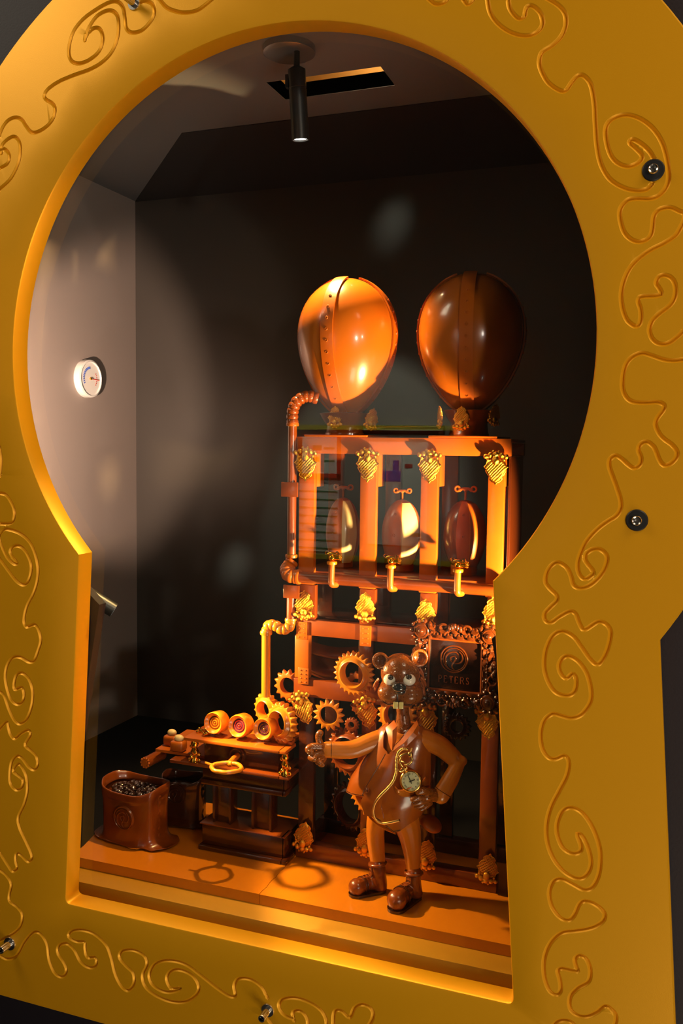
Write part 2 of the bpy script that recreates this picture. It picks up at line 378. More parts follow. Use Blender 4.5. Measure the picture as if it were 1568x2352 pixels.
L1 += R1([(1575,345),(1582,400),(1550,470),(1500,550),(1400,620),(1280,680),(1180,750),(1100,830),(1050,920),(1020,1020),(1012,1120),(1030,1230),(1070,1320),(1140,1370),(1175,1350),(1190,1290),(1185,1210),(1165,1150),(1175,1110),(1220,1100),(1330,1095),(1375,1075),(1350,1020),(1325,980),(1350,925),(1410,910),(1470,940),(1500,1010),(1495,1100),(1450,1180),(1350,1260),(1290,1320),(1265,1400),(1290,1480),(1350,1525),(1430,1525),(1510,1470),(1590,1395)], 1168, 400, 0.2551)
G.append(L1)
L2 = R1([(1600,1665),(1480,1680),(1380,1665),(1280,1630),(1200,1612),(1120,1640),(1060,1700),(1030,1800),(1025,1930),(1060,2010),(1120,2050),(1230,2058),(1340,2052),(1400,2080),(1385,2130),(1340,2190),(1320,2250),(1345,2320)], 1168, 400, 0.2551)
L2 += R1([(1390,25),(1470,85),(1515,150),(1500,210),(1440,265),(1390,265),(1350,210),(1310,110),(1250,60),(1190,75),(1165,130),(1190,200),(1180,260),(1130,295),(1070,260),(1010,205),(960,182),(910,215),(905,280),(935,370),(975,480),(1005,580),(1005,660),(960,730),(880,780),(790,850),(700,950),(650,1050),(620,1150),(630,1240),(680,1295),(740,1265),(760,1225),(710,1160),(685,1110),(700,1060),(760,1025),(830,1030),(880,1080),(880,1150),(840,1240),(770,1320),(700,1365),(630,1375),(580,1345),(560,1270),(520,1190),(450,1145),(390,1165),(340,1240),(330,1320),(370,1380),(430,1440),(430,1490),(370,1550),(320,1610),(330,1670),(380,1685),(460,1630),(550,1585),(600,1605),(630,1680),(670,1750),(720,1730),(800,1680),(870,1695),(915,1760),(905,1860),(870,1970),(820,2050),(780,2060),(720,2000),(650,1900),(580,1810),(490,1765),(410,1790),(350,1880),(320,2000),(325,2130),(370,2250),(430,2320),(520,2345),(580,2320),(605,2260),(605,2190),(575,2145),(520,2190),(470,2150),(450,2070),(490,2000),(550,1990),(630,2040),(700,2140),(735,2260)], 1168, 1000, 0.2551)
L2 += R1([(592,0),(575,60),(520,130),(450,155),(380,140),(310,125),(250,180),(228,270),(240,370),(280,435),(330,450),(400,425),(430,470),(415,570),(360,680),(300,800),(270,930),(280,1060),(330,1180),(410,1270),(500,1310),(560,1280),(590,1200),(570,1090),(525,1000),(490,990),(515,1060),(515,1110),(460,1130),(390,1090),(350,1000),(345,920),(380,830),(440,798),(520,830),(590,920),(640,1040),(658,1150),(645,1280),(600,1370),(540,1390),(460,1350),(380,1312),(320,1330),(290,1410),(310,1510),(370,1590),(430,1608),(470,1570),(505,1495),(550,1470),(630,1500),(688,1560),(670,1620),(590,1665),(480,1685),(380,1700),(300,1770),(255,1880),(255,2010),(290,2110),(340,2145),(372,2110),(365,2030),(350,1975),(380,1955),(450,1970),(495,1975),(480,1930),(475,1885),(510,1862),(560,1890),(585,1970),(570,2050),(490,2100),(440,2160),(440,2240),(490,2290),(560,2300),(630,2270),(690,2225),(740,2250),(770,2300),(760,2370)], 1168, 1600, 0.3197)
G.append(L2)
G.append(R1([(300,2400),(330,2352),(380,2328),(450,2340),(500,2400)], 1168, 1600, 0.3197))
c_ = lambda l: G.append(R1(l, 0, 950, 0.2551))
c_([(-5,300),(10,420),(0,560)]); c_([(-10,715),(50,730),(100,800),(128,880),(120,960),(80,990),(-10,990)])
c_([(-10,1100),(10,1180),(60,1290),(120,1350),(155,1345),(110,1290),(90,1240),(120,1195),(180,1195),(240,1260),(280,1370),(265,1480),(220,1540),(150,1510),(70,1410),(-15,1290)])
L3 = R1([(-15,1110),(30,1045),(90,1045),(180,1080),(260,1150),(310,1250),(340,1380),(335,1500),(300,1620),(240,1740),(215,1860),(235,1920),(310,1900),(350,1960),(365,2050),(340,2140)], 0, 950, 0.2551)
L3 += R1([(260,60),(215,65),(150,30),(90,40),(50,110),(40,200),(60,300),(90,370),(140,395),(180,360),(180,290),(160,265),(110,280),(110,220),(130,165),(170,155),(220,200),(250,290),(245,400),(210,500),(155,545),(110,520),(70,440),(30,330),(-10,295)], 0, 1500, 0.2976)
G.append(L3)
d_ = lambda l: G.append(R1(l, 0, 1500, 0.2976))
d_([(-10,590),(50,530),(65,580),(80,630),(110,660),(160,620),(215,595),(235,630),(200,690),(195,720),(240,755),(280,800),(290,860),(265,900),(220,880),(170,815),(130,795),(90,840),(75,930),(80,1010),(120,1055),(165,1040),(175,980),(130,940),(100,910),(130,860),(160,870),(200,950),(210,1060),(185,1170),(140,1270),(150,1350),(200,1460),(245,1570),(215,1610),(160,1560),(125,1550),(120,1610),(130,1660),(95,1685),(60,1640),(0,1545)])
d_([(-10,1670),(50,1720),(85,1790),(70,1870),(75,1920),(130,1960),(170,2020),(160,2100),(110,2160),(40,2200),(-10,2225)])
e_ = lambda l: G.append(R1(l, 0, 1900, 0.5))
e_([(-10,585),(30,605),(75,590),(110,530),(150,485),(185,490),(215,540),(225,610),(250,670),(285,688),(305,660),(290,620),(265,580),(270,545),(305,535),(340,565),(370,620),(410,645),(440,635),(438,600),(400,598),(390,560),(388,528),(350,525),(315,505),(325,480),(370,472),(430,490),(485,540),(510,600),(530,680),(560,735),(590,750),(615,715),(610,670),(575,635),(548,600),(560,570),(610,565),(660,590),(675,630),(655,680),(665,730),(710,770),(780,800),(850,802),(900,770),(912,730),(880,680),(820,655),(780,665),(765,700),(785,740),(830,740),(800,755),(750,755),(700,725),(685,680),(710,630),(770,612),(850,630),(920,680),(990,735),(1050,775),(1080,775),(1075,730),(1095,697),(1150,700),(1200,735),(1230,790)])
e_([(1220,870),(1245,904),(1290,960)]); e_([(1340,880),(1300,860),(1280,820),(1300,790),(1360,785),(1430,810),(1480,850),(1500,904),(1480,950)]); e_([(1350,890),(1345,850),(1380,845),(1410,880),(1415,930)])
e_([(1530,930),(1535,850),(1568,845),(1605,875),(1628,830),(1668,815),(1708,840),(1710,880),(1680,930)])
GR = 0.0033; GD = 0.0034
samples = []
def ptseg_grid():
    pass
cen = []
for l in G:
    w3 = [at(x, y, YP) for x, y in l]; c = catmull(w3, 7); acc = [c[0]]
    for p in c[1:]:
        if (p-acc[-1]).length > 0.0022: acc.append(p)
    cen.append([(p.x, p.z) for p in acc])
grid = {}
cell = 0.008
for ci, c in enumerate(cen):
    for i in range(len(c)-1):
        a = V(c[i]); b = V(c[i+1]); mid = (a+b)/2
        gx, gz = int(math.floor(mid.x/cell)), int(math.floor(mid.y/cell))
        for dx in (-1, 0, 1):
            for dz in (-1, 0, 1): grid.setdefault((gx+dx, gz+dz), []).append((a, b))
def gdist(p):
    best = 1.0
    for a, b in grid.get((int(math.floor(p[0]/cell)), int(math.floor(p[1]/cell))), ()):
        ab = b-a; t = max(0, min(1, (V(p)-a).dot(ab)/max(ab.dot(ab), 1e-12))); best = min(best, (a+ab*t-V(p)).length)
    return best
def depth(p):
    d = gdist(p)
    return GD*0.5*(1+math.cos(PI*d/GR)) if d < GR else 0.0
INF = offset(INN, 0.0032); OUF = offset(OUT, -0.002)
def inside(p, poly):
    x, y = p; c = False; n = len(poly); j = n-1
    for i in range(n):
        xi, yi = poly[i]; xj, yj = poly[j]
        if (yi > y) != (yj > y) and x < (xj-xi)*(y-yi)/(yj-yi)+xi: c = not c
        j = i
    return c
pts = []; 
for c in cen:
    n = len(c)
    for i, p in enumerate(c):
        t = V(c[min(i+1, n-1)])-V(c[max(i-1, 0)]); t.normalize(); nn = V((-t.y, t.x))
        for k in (-1.25, -1.0, -0.68, -0.36, 0, 0.36, 0.68, 1.0, 1.25): pts.append(tuple(V(p)+nn*k*GR))
for c in cen:
    for e in (c[0], c[-1]):
        for k in (0.36, 0.68, 1.0, 1.25):
            for i in range(14): a_n = 2*PI*i/14; pts.append((e[0]+k*GR*math.cos(a_n), e[1]+k*GR*math.sin(a_n)))
keep = {}
for p in pts:
    key = (round(p[0]/0.0007), round(p[1]/0.0007))
    if key in keep: continue
    if -1.2 < p[0] < 0.06 and -0.965 < p[1] < 0.83:
        keep[key] = p
OUFi = offset(OUF, -0.002); INFo = offset(INF, 0.002)
pts = [p for p in keep.values() if inside(p, OUFi) and not inside(p, INFo)]
vin = [V(p) for p in INF]+[V(p) for p in OUF]
ni, no = len(INF), len(OUF)
edges = [(i, (i+1) % ni) for i in range(ni)]+[(ni+i, ni+(i+1) % no) for i in range(no)]
vin += [V(p) for p in pts]
res = delaunay_2d_cdt(vin, edges, [], 0, 1e-6)
pv, pf = res[0], res[2]
b = MB(); vs3 = []
for p in pv: vs3.append((p.x, YP+depth((p.x, p.y)), p.y))
fs3 = []
for f in pf:
    cx_ = sum(pv[i].x for i in f)/len(f); cz_ = sum(pv[i].y for i in f)/len(f)
    if inside((cx_, cz_), OUF) and not inside((cx_, cz_), INF): fs3.append(tuple(f))
b.add(vs3, fs3)
def band(b, A, ya, B, yb):
    n = len(A); b.add([(p[0], ya, p[1]) for p in A]+[(p[0], yb, p[1]) for p in B], [(i, (i+1) % n, n+(i+1) % n, n+i) for i in range(n)])
band(b, INF, YP, offset(INN, 0.0012), YP+0.0009); band(b, offset(INN, 0.0012), YP+0.0009, INN, YP+0.0032); band(b, INN, YP+0.0032, INN, YP+TP)
band(b, OUF, YP, OUT, YP+0.002); band(b, OUT, YP+0.002, OUT, YP+TP)
res = delaunay_2d_cdt([V(p) for p in INN]+[V(p) for p in OUT], [(i, (i+1) % ni) for i in range(ni)]+[(ni+i, ni+(i+1) % no) for i in range(no)], [], 0, 1e-6)
fb = [tuple(f) for f in res[2] if inside((sum(res[0][i].x for i in f)/3, sum(res[0][i].y for i in f)/3), OUT) and not inside((sum(res[0][i].x for i in f)/3, sum(res[0][i].y for i in f)/3), INN)]
b.add([(p.x, YP+TP, p.y) for p in res[0]], fb)
me = bpy.data.meshes.new('keyhole_panel'); me.from_pydata(b.v, [], b.f); me.validate()
bm = bmesh.new(); bm.from_mesh(me); bmesh.ops.remove_doubles(bm, verts=bm.verts[:], dist=1e-6); bmesh.ops.recalc_face_normals(bm, faces=bm.faces[:]); bm.to_mesh(me); bm.free()
me.materials.append(M['panel']); me.polygons.foreach_set('use_smooth', [True]*len(me.polygons)); 
for p_ in me.polygons:
    if all(me.vertices[i].co.y < YP+1e-6 for i in p_.vertices): p_.use_smooth = False
me.set_sharp_from_angle(angle=math.radians(33))
panel = bpy.data.objects.new('keyhole_panel', me); COL.objects.link(panel)
tag(panel, 'large gold keyhole-shaped panel engraved with looping scrolls, framing the display window', 'panel')

# glass pane and the dark surround it sits in
GLS = keyhole(RI+0.10, -0.21, -1.03, -0.06, -0.86, cr=0)
struct(MB().prism([(x, YG, z) for x, z in GLS], (0, 0.006, 0)).build('window_1', 'glass'))
SUR = keyhole(RI+0.06, -0.27, -0.99, -0.115, -0.84, cr=0)
so = [(-4, 2.4), (-4, -2.2), (4.6, -2.2), (4.6, 2.4)]
def ringplate(inner, outer, y0, y1):
    a = len(inner); o = len(outer)
    r = delaunay_2d_cdt([V(p) for p in inner]+[V(p) for p in outer], [(i, (i+1) % a) for i in range(a)]+[(a+i, a+(i+1) % o) for i in range(o)], [], 0, 1e-6)
    F = [tuple(f) for f in r[2] if not inside((sum(r[0][i].x for i in f)/3, sum(r[0][i].y for i in f)/3), inner)]
    m = MB(); m.add([(p.x, y0, p.y) for p in r[0]], F); m.add([(p.x, y1, p.y) for p in r[0]], F); band(m, inner, y0, inner, y1); return m
struct(ringplate(SUR, so, YG+0.0065, 1.262).build('wall_front', 'surround'))
# gallery behind the visitor
struct(MB().box((-4, -2.05, -2.2), (4.6, -2.0, 2.4)).build('wall_gallery', 'room'))
struct(MB().box((-4, -2.05, -2.25), (4.6, 1.26, -2.2)).build('floor_gallery', 'roomfloor'))
# gold ledge under the board
struct(MB().bbox((-1.03, 1.269, -0.80), (0.0, 1.66, -0.7705), 0.002).build('trim_4', 'ledge'))

struct(MB().bbox((-1.03, 1.2445, -0.86), (0.0, 1.2685, -0.798), 0.001).build('trim_5', 'ledge'))  # added gold step, its dim top makes the olive band below the ledge

# panel bolts
def bolt(px, py, big, label):
    p = at(px, py, YP); r = sz(13 if not big else 25, p)
    t = thing('panel_bolt', label, 'bolt', p)
    if big:
        MB().lathe([(0, -0.0022), (r*0.9, -0.0022), (r, -0.0008), (r, 0.002), (0, 0.002)], p, (0, 1, 0), 40).build('washer', 'blackm', t)
        m = MB().lathe([(r*0.25, -0.0035), (r*0.28, -0.0075), (r*0.40, -0.0085), (r*0.47, -0.0070), (r*0.47, -0.0021)], p, (0, 1, 0), 32)
        m.lathe([(0, -0.0045), (r*0.25, -0.0040)], p, (0, 1, 0), 6)
        m.build('bolt_head', 'steel', t)
    else:
        MB().lathe([(0, -0.002), (r*1.15, -0.002), (r*1.2, -0.001), (r*1.2, 0.001), (0, 0.001)], p, (0, 1, 0), 36).build('washer', 'steel', t)
        m = MB().lathe([(r*0.38, -0.019), (r*0.40, -0.0235), (r*0.60, -0.0235), (r*0.66, -0.0225), (r*0.66, -0.001)], p, (0, 1, 0), 32)
        m.lathe([(0, -0.018), (r*0.38, -0.019)], p, (0, 1, 0), 6)
        m.build('bolt_head', 'steel', t)
bolt(308, 8, False, 'steel bolt at the top left of the gold panel inside a scroll loop')
bolt(1500, 391, True, 'steel bolt on a black washer beside the upper right spiral of the gold panel')
bolt(1462, 1195, True, 'steel bolt on a black washer in plain gold below the other black washer')
bolt(23, 2167, False, 'protruding steel bolt at the lower left corner of the gold panel')
bolt(615, 2320, False, 'protruding steel bolt at the bottom edge of the gold panel')

# gallery posters seen only as a reflection in the glass
def poster(x0, x1, z0, z1, label, frame=None, bars=()):
    t = thing('wall_poster', label, 'poster', ((x0+x1)/2, -2.0, z0))
    MB().box((x0, -1.999, z0), (x1, -1.995, z1)).build('sheet', 'paper', t)
    if frame:
        q = 0.022; m = MB()
        for a, bb in (((x0, z0), (x1, z0+q)), ((x0, z1-q), (x1, z1)), ((x0, z0), (x0+q, z1)), ((x1-q, z0), (x1, z1))): m.box((a[0], -1.995, a[1]), (bb[0], -1.990, bb[1]))
        m.build('border', frame, t)
    for (u0, v0, u1, v1, c) in bars:
        MB().box((x0+u0*(x1-x0), -1.995, z0+v0*(z1-z0)), (x0+u1*(x1-x0), -1.993, z0+v1*(z1-z0))).build('printed_block', c, t)
poster(-1.90, -1.655, -0.176, 0.07, 'white poster with a red border on the gallery wall, mirrored in the glass', 'red', ((0.35, 0.35, 0.5, 0.45, 'red'), (0.35, 0.6, 0.55, 0.7, 'green'), (0.6, 0.35, 0.85, 0.38, 'green'), (0.6, 0.62, 0.85, 0.66, 'green')))
poster(-1.90, -1.665, -0.575, -0.21, 'white list poster with dark green lines on the gallery wall, below the red-bordered one', None, tuple((0.02, 0.04+0.12*i, 0.98, 0.06+0.12*i, 'green') for i in range(8)))
poster(-1.50, -1.18, -0.52, 0.02, 'white map poster with a blue patch on the gallery wall, right of the red-bordered one', None, ((0.25, 0.62, 0.55, 0.72, 'blue'), (0.42, 0.72, 0.52, 0.82, 'blue'), (0.62, 0.75, 0.75, 0.79, 'red'), (0.6, 0.1, 0.9, 0.13, 'green')))
for z, nm in ((0.092, 'upper'), (-0.60, 'lower')):
    tag(MB().box((-1.95, -2.0, z-0.012), (-0.95, -1.97, z+0.012)).build('picture_rail', 'trimgold'), nm+' yellow rail of the poster board on the gallery wall', 'rail')

# ---- lamps
def lamp(name, label, end, back_dir, L, r, lensm='lens'):
    t = thing(name, label, 'lamp', end)
    d = V(back_dir).normalized()
    MB().lathe([(r*0.80, 0.004), (r*0.88, 0.0), (r, 0.0), (r, L*0.72), (r*0.94, L*0.725), (r*0.94, L*0.74), (r, L*0.745), (r, L), (r*0.6, L+0.004)], end, d, 36).build('housing', 'metal', t)
    MB().lathe([(0, 0.0032), (r*0.80, 0.0030), (r*0.80, 0.0045)], end, d, 32).build('lens', lensm, t)
    return t
pA = LA; up = -dirA
r_l = sz(20, LA)
axA = (at(681, 160, 1.50)-LA)
lt = lamp('ceiling_spotlight', 'black cylindrical spotlight hanging from a round plate on the ceiling', LA, axA, axA.length, r_l)
tp = LA+axA
jt = MB().tube([tp+V((0, 0, -0.002)), tp+V((0, 0, 0.02)), V((tp.x, tp.y, ZC-0.01))], r_l*0.35, 12)
jt.box((tp.x-r_l*1.25, tp.y-0.006, tp.z-0.03), (tp.x-r_l*0.9, tp.y+0.006, tp.z-0.008)); jt.build('swivel_joint', 'metal', lt)
pc = atz(664, 113, ZC-0.004)
MB().lathe([(0, -0.010), (0.040, -0.010), (0.046, -0.007), (0.046, 0.004), (0, 0.004)], pc, (0, 0, 1), 48).build('ceiling_plate', 'plate', lt)
pB2 = at(170, 1345, 1.30)
lb = lamp('side_spotlight', 'slim silver spotlight poking in from the left edge of the opening', LB, (pB2-LB), 0.13, sz(17, LB))
MB().bbox((pB2.x-0.03, 1.263, pB2.z-0.02), (pB2.x+0.0, 1.31, pB2.z+0.03)).build('bracket', 'metal', lb)
lc2 = lamp('low_spotlight', 'small black spotlight hidden behind the right edge of the gold panel', LC, -dirC, 0.09, 0.012)
MB().bbox((LC.x+0.06, 1.263, LC.z-0.03), (LC.x+0.09, 1.30, LC.z+0.0)).build('bracket', 'metal', lc2)

lc3 = lamp('added_wall_washer', 'added unseen spotlight behind the left edge of the gold panel, brightening the wall', LD, -dirD, 0.06, 0.011)
MB().bbox((LD.x-0.02, 1.263, LD.z-0.03), (LD.x+0.02, 1.268, LD.z+0.03)).build('bracket', 'metal', lc3)

# ---- wall thermometer
tw = atx(196, 870, XL+0.0)
tw = V((XL, tw.y, tw.z)); th = thing('wall_thermometer', 'round white dial thermometer on the lit left wall', 'thermometer', tw)
RT = 0.052
MB().lathe([(0, 0.0), (RT*0.98, 0.0), (RT, 0.004), (RT*0.97, 0.018), (RT*0.88, 0.020), (RT*0.84, 0.016), (0, 0.016)], tw, (1, 0, 0), 56).build('case', 'wht', th)
def dialbox(cy, cz, ang, r0, r1, wd, x0=0.0165, x1=0.0172):
    c, s = math.cos(ang), math.sin(ang); P = []
    for (rr, ww) in ((r0, -wd), (r1, -wd), (r1, wd), (r0, wd)): P.append((tw.x+x0, tw.y+rr*c-ww*s, tw.z+rr*s+ww*c))
    return P
m = MB()
for i in range(12): m.prism(dialbox(0, 0, math.radians(95+i*10), RT*0.50, RT*0.62, 0.0012), (0.0007, 0, 0))
m.build('blue_scale', 'blue', th)
m = MB()
for i in range(7): m.prism(dialbox(0, 0, math.radians(-35+i*11), RT*0.50, RT*0.56, 0.0010), (0.0007, 0, 0))
m.prism(dialbox(0, 0, math.radians(-3), 0, RT*0.72, 0.0008), (0.002, 0, 0)); m.build('needle', 'red', th)
MB().sphere(tw+V((0.018, 0, 0)), 0.004).build('hub', 'gold', th)

# ================================================================ THE CHOCOLATE BOARD
bd = thing('chocolate_board', 'long orange-brown chocolate slab floor the machine, figurine and sacks stand on', 'board', (-0.6, 1.4, ZB))
c0 = atz(602, 2047, ZB); c1 = atz(662, 1981, ZB); cx0 = c0.x; cx1 = c1.x; s_cr = (cx1-cx0)/(c1.y-c0.y)
def crx(y): return cx0+(y-c0.y)*s_cr*0.6+0.0010*math.sin(y*170)
ys = [1.3135+i*(1.62-1.3135)/24 for i in range(25)]
Lf = [(-0.995-(y-1.3135)*0.22, y) for y in (1.3135, 1.62)]
poly = [(Lf[0][0], Lf[0][1]), *[(crx(y)-0.0004, y) for y in ys], (Lf[1][0], Lf[1][1])]
MB().prism([(x, y, ZB) for x, y in poly], (0, 0, -0.018)).build('board_slab', 'board', bd, smooth=20)
poly = [*[(crx(y)+0.0004, y) for y in reversed(ys)], (0.0, 1.3135), (0.0, 1.62)]
MB().prism([(x, y, ZB-0.0002) for x, y in poly], (0, 0, -0.018)).build('board_slab', 'board', bd, smooth=20)

# ================================================================ THE MACHINE FRAME
YM = 1.462
fr_ = thing('chocolate_machine_frame', 'tall brown chocolate scaffold of posts and beams with gold mounts', 'machine frame', (-0.44, YM, ZB))
def pbox(x0, y0, x1, y1, Y, d, mt, name, parent, c=0.0012, smooth=30):
    a = at(x0, y0, Y); q = at(x1, y1, Y)
    return MB().bbox((a.x, Y, a.z), (q.x, Y+d, q.z), c).build(name, mt, parent, smooth)
def slab(x0, yt0, yb0, x1, yt1, yb1, Y, d, mt, name, parent):
    # a beam whose top and bottom follow the true horizontals: taken from its left end
    a = at(x0, yt0, Y); q = at(x0, yb0, Y); e = at(x1, yt1, Y)
    return MB().bbox((a.x, Y, q.z), (e.x, Y+d, a.z), 0.0012).build(name, mt, parent, 30)
# upper storey
ZT = at(680, 1003, YM).z
XR = at(1173, 1013, YM).x; XLf = at(681, 1003, YM).x
zb_ = at(700, 1041, YM).z
MB().bbox((XLf, YM, zb_), (XR, YM+0.014, ZT)).build('top_beam', 'milk', fr_)
MB().bbox((XLf, YM+0.014, ZT-0.006), (XR, YM+0.15, ZT)).build('top_board', 'brown', fr_)
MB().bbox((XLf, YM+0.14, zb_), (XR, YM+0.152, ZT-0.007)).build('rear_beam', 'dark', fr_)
ups = [(685, 720), (825, 862), (964, 1003), (1118, 1156)]
z1 = at(700, 1330, YM).z
for i, (a, q) in enumerate(ups):
    xa, xb = at(a, 1180, YM).x, at(q, 1180, YM).x
    MB().bbox((xa, YM+0.0015, z1-0.01), (xb, YM+0.014, zb_)).build('post', 'milk' if i in (0, 1, 2, 3) else 'brown', fr_)
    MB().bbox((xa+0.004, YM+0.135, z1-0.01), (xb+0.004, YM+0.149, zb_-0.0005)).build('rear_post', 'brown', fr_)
    MB().bbox((xb-0.006, YM+0.015, at(a, 1118, YM).z), (xb, YM+0.05, zb_-0.0005)).build('corner_cleat', 'milk', fr_)
MB().bbox((XR-0.005, YM+0.015, z1-0.01), (XR, YM+0.134, zb_-0.0005)).build('side_panel', 'dark', fr_)
# egg shelf
zs = at(800, 1318, YM).z
MB().bbox((XLf+0.004, YM+0.012, zs-0.012), (XR, YM+0.16, zs)).build('tank_shelf', 'brown', fr_)
# storey between pipe and beam
for a, q, pxx in ((685, 722, 0), (824, 860, 0), (963, 1000, 0), (1118, 1155, 0)):
    xa, xb = at(a, 1380, YM).x, at(q, 1380, YM).x
    MB().bbox((xa, YM+0.003, at(700, 1424, YM).z), (xb, YM+0.016, z1-0.011)).build('post', 'brown', fr_)
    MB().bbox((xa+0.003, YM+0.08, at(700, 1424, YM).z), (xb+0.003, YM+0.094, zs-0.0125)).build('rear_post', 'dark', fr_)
# mid beams
slab(680, 1421, 1457, 1150, 1450, 0, YM, 0.016, 'brown', 'beam', fr_)
slab(685, 1412, 1421, 1150, 1440, 0, YM+0.03, 0.10, 'dark', 'rear_beam', fr_)
slab(674, 1557, 1597, 880, 1580, 0, YM-0.002, 0.016, 'brown', 'beam', fr_)
zz0 = at(690, 1457, YM).z; zz1 = at(690, 1557, YM).z
MB().bbox((at(677, 1500, YM).x, YM-0.001, zz1+0.0005), (at(709, 1500, YM).x, YM+0.014, zz0-0.0005)).build('post', 'milk', fr_)
MB().bbox((at(675, 1500, YM).x, YM+0.015, zz1+0.0005), (at(683, 1500, YM).x, YM+0.10, zz0-0.0005)).build('side_panel', 'brown', fr_)
MB().bbox((at(822, 1500, YM).x, YM+0.002, zz1+0.0005), (at(856, 1500, YM).x, YM+0.014, zz0-0.0005)).build('post', 'dark', fr_)
# rivet plates
def rivet_plate(x0, y0, x1, y1, Y, mt='milk'):
    a = at(x0, y0, Y); q = at(x1, y1, Y)
    m = MB().bbox((a.x, Y, a.z), (q.x, Y+0.003, q.z), 0.0008); n = 4
    for i in range(n):
        for k in (0.27, 0.73): m.sphere((a.x+(q.x-a.x)*k, Y-0.0001, a.z+(q.z-a.z)*(0.14+0.24*i)), 0.0014, 10, 6)
    m.build('rivet_plate', mt, fr_)
rivet_plate(680, 1427, 704, 1470, YM-0.0035); rivet_plate(826, 1436, 851, 1486, YM-0.0035); rivet_plate(684, 1533, 708, 1573, YM-0.0055)
# lower storey posts
zl0 = at(690, 1597, YM).z; zbase = at(690, 1935, YM).z
for (a, q, mt) in ((684, 718, 'dark'), (827, 860, 'brown'), (966, 998, 'dark'), (1101, 1140, 'brown')):
    MB().bbox((at(a, 1850, YM).x, YM+0.001, zbase+0.0005), (at(q, 1850, YM).x, YM+0.015, zl0-0.0005 if a < 900 else at(1100, 1600, YM).z)).build('post', mt, fr_)
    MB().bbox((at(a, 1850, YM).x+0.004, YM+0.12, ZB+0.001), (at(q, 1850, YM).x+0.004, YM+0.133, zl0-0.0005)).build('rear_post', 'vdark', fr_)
xb0 = at(678, 1967, YM).x; xb1 = at(1139, 2053, YM).x
MB().bbox((xb0, YM, ZB+0.0003), (xb1, YM+0.02, zbase)).build('base_beam', 'brown', fr_)
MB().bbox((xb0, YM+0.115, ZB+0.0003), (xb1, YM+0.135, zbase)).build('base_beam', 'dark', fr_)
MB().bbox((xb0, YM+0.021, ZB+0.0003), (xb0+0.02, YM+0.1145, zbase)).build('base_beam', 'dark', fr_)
# curved shell panels inside the middle window
for (x0, y0, x1, y1, bulge, Y) in ((716, 1475, 826, 1512, 0.02, YM+0.05), (716, 1500, 790, 1556, 0.02, YM+0.07)):
    a = at(x0, y0, Y); q = at(x1, y1, Y); g = []
    for i in range(9):
        u = i/8; row = []
        for j in range(13): v = j/12; row.append((a.x+(q.x-a.x)*v, Y-bulge*math.sin(PI*u), a.z+(q.z-a.z)*u-0.006*math.sin(PI*v)))
        g.append(row)
    MB().sheet(g, 0.003).build('inner_shell', 'brown', fr_)

# gold mount: shield with lattice, beaded cap
def ornament_mb():
    H = 1.0
    half = [(0, -1.0), (0.07, -0.92), (0.17, -0.90), (0.27, -0.82), (0.24, -0.73), (0.33, -0.68), (0.42, -0.56), (0.40, -0.50), (0.50, -0.43), (0.40, -0.36), (0.38, -0.27), (0.20, -0.20)]
    out = half+[(-x, z) for x, z in reversed(half[1:])]
    m = MB(); n = len(out)
    # domed plate
    rings = []
    for k, y in ((1.0, 0.0), (1.0, -0.06), (0.93, -0.09), (0.6, -0.13), (0.0, -0.15)):
        rings.append([(x*k, y, -0.58+(z+0.58)*k) for x, z in out])
    vs = sum(rings, []); fs = []
    for i in range(4):
        for j in range(n): fs.append((i*n+j, i*n+(j+1) % n, (i+1)*n+(j+1) % n, (i+1)*n+j))
    fs.append(tuple(range(n))); m.add(vs, fs)
    m.tube([V((x, -0.09, z)) for x, z in out]+[V((out[0][0], -0.09, out[0][1]))], 0.028, 6, caps=False)
    def dome(x, z):
        lo, hi = 0.0, 1.2
        for _ in range(14):
            k = (lo+hi)/2
            if k > 0 and inside((x, z), [(a*k, -0.58+(b_+0.58)*k) for a, b_ in out]): hi = k
            else: lo = k
        T = [(0, -0.15), (0.6, -0.13), (0.93, -0.09), (1.0, -0.06), (1.3, -0.06)]
        for i in range(4):
            if hi <= T[i+1][0]: return T[i][1]+(T[i+1][1]-T[i][1])*(hi-T[i][0])/(T[i+1][0]-T[i][0])
        return -0.06
    inn = [(x*0.88, -0.58+(z+0.58)*0.88) for x, z in out]
    for sgn in (1, -1):
        for k in range(-9, 10):
            c = k*0.105; seg = []
            for i in range(41):
                t = -0.6+i*0.03; x = t; z = -0.58+sgn*t*0.8+c
                if inside((x, z), inn): seg.append(V((x, dome(x, z)-0.022, z)))
            if len(seg) >= 4: m.tube(seg[::3]+[seg[-1]] if (len(seg)-1) % 3 else seg[::3], 0.026 if sgn == 1 else 0.017, 5)
    m.sphere((0, -0.17, -0.22), (0.17, 0.12, 0.16), 12, 8)
    for x, z, r in ((-0.44, -0.10, 0.10), (-0.24, -0.06, 0.12), (0, -0.04, 0.14), (0.24, -0.06, 0.12), (0.44, -0.10, 0.10), (-0.34, -0.2, 0.07), (0.34, -0.2, 0.07), (-0.12, 0.05, 0.07), (0.12, 0.05, 0.07)):
        m.sphere((x, -0.12, z), (r, r, r*0.85), 10, 7)
    m.tube([(-0.46, -0.08, -0.12), (0, -0.10, -0.02), (0.46, -0.08, -0.12)], 0.07, 8)
    return m
ORN = ornament_mb().mesh('gold_mount', 'gold', 45)
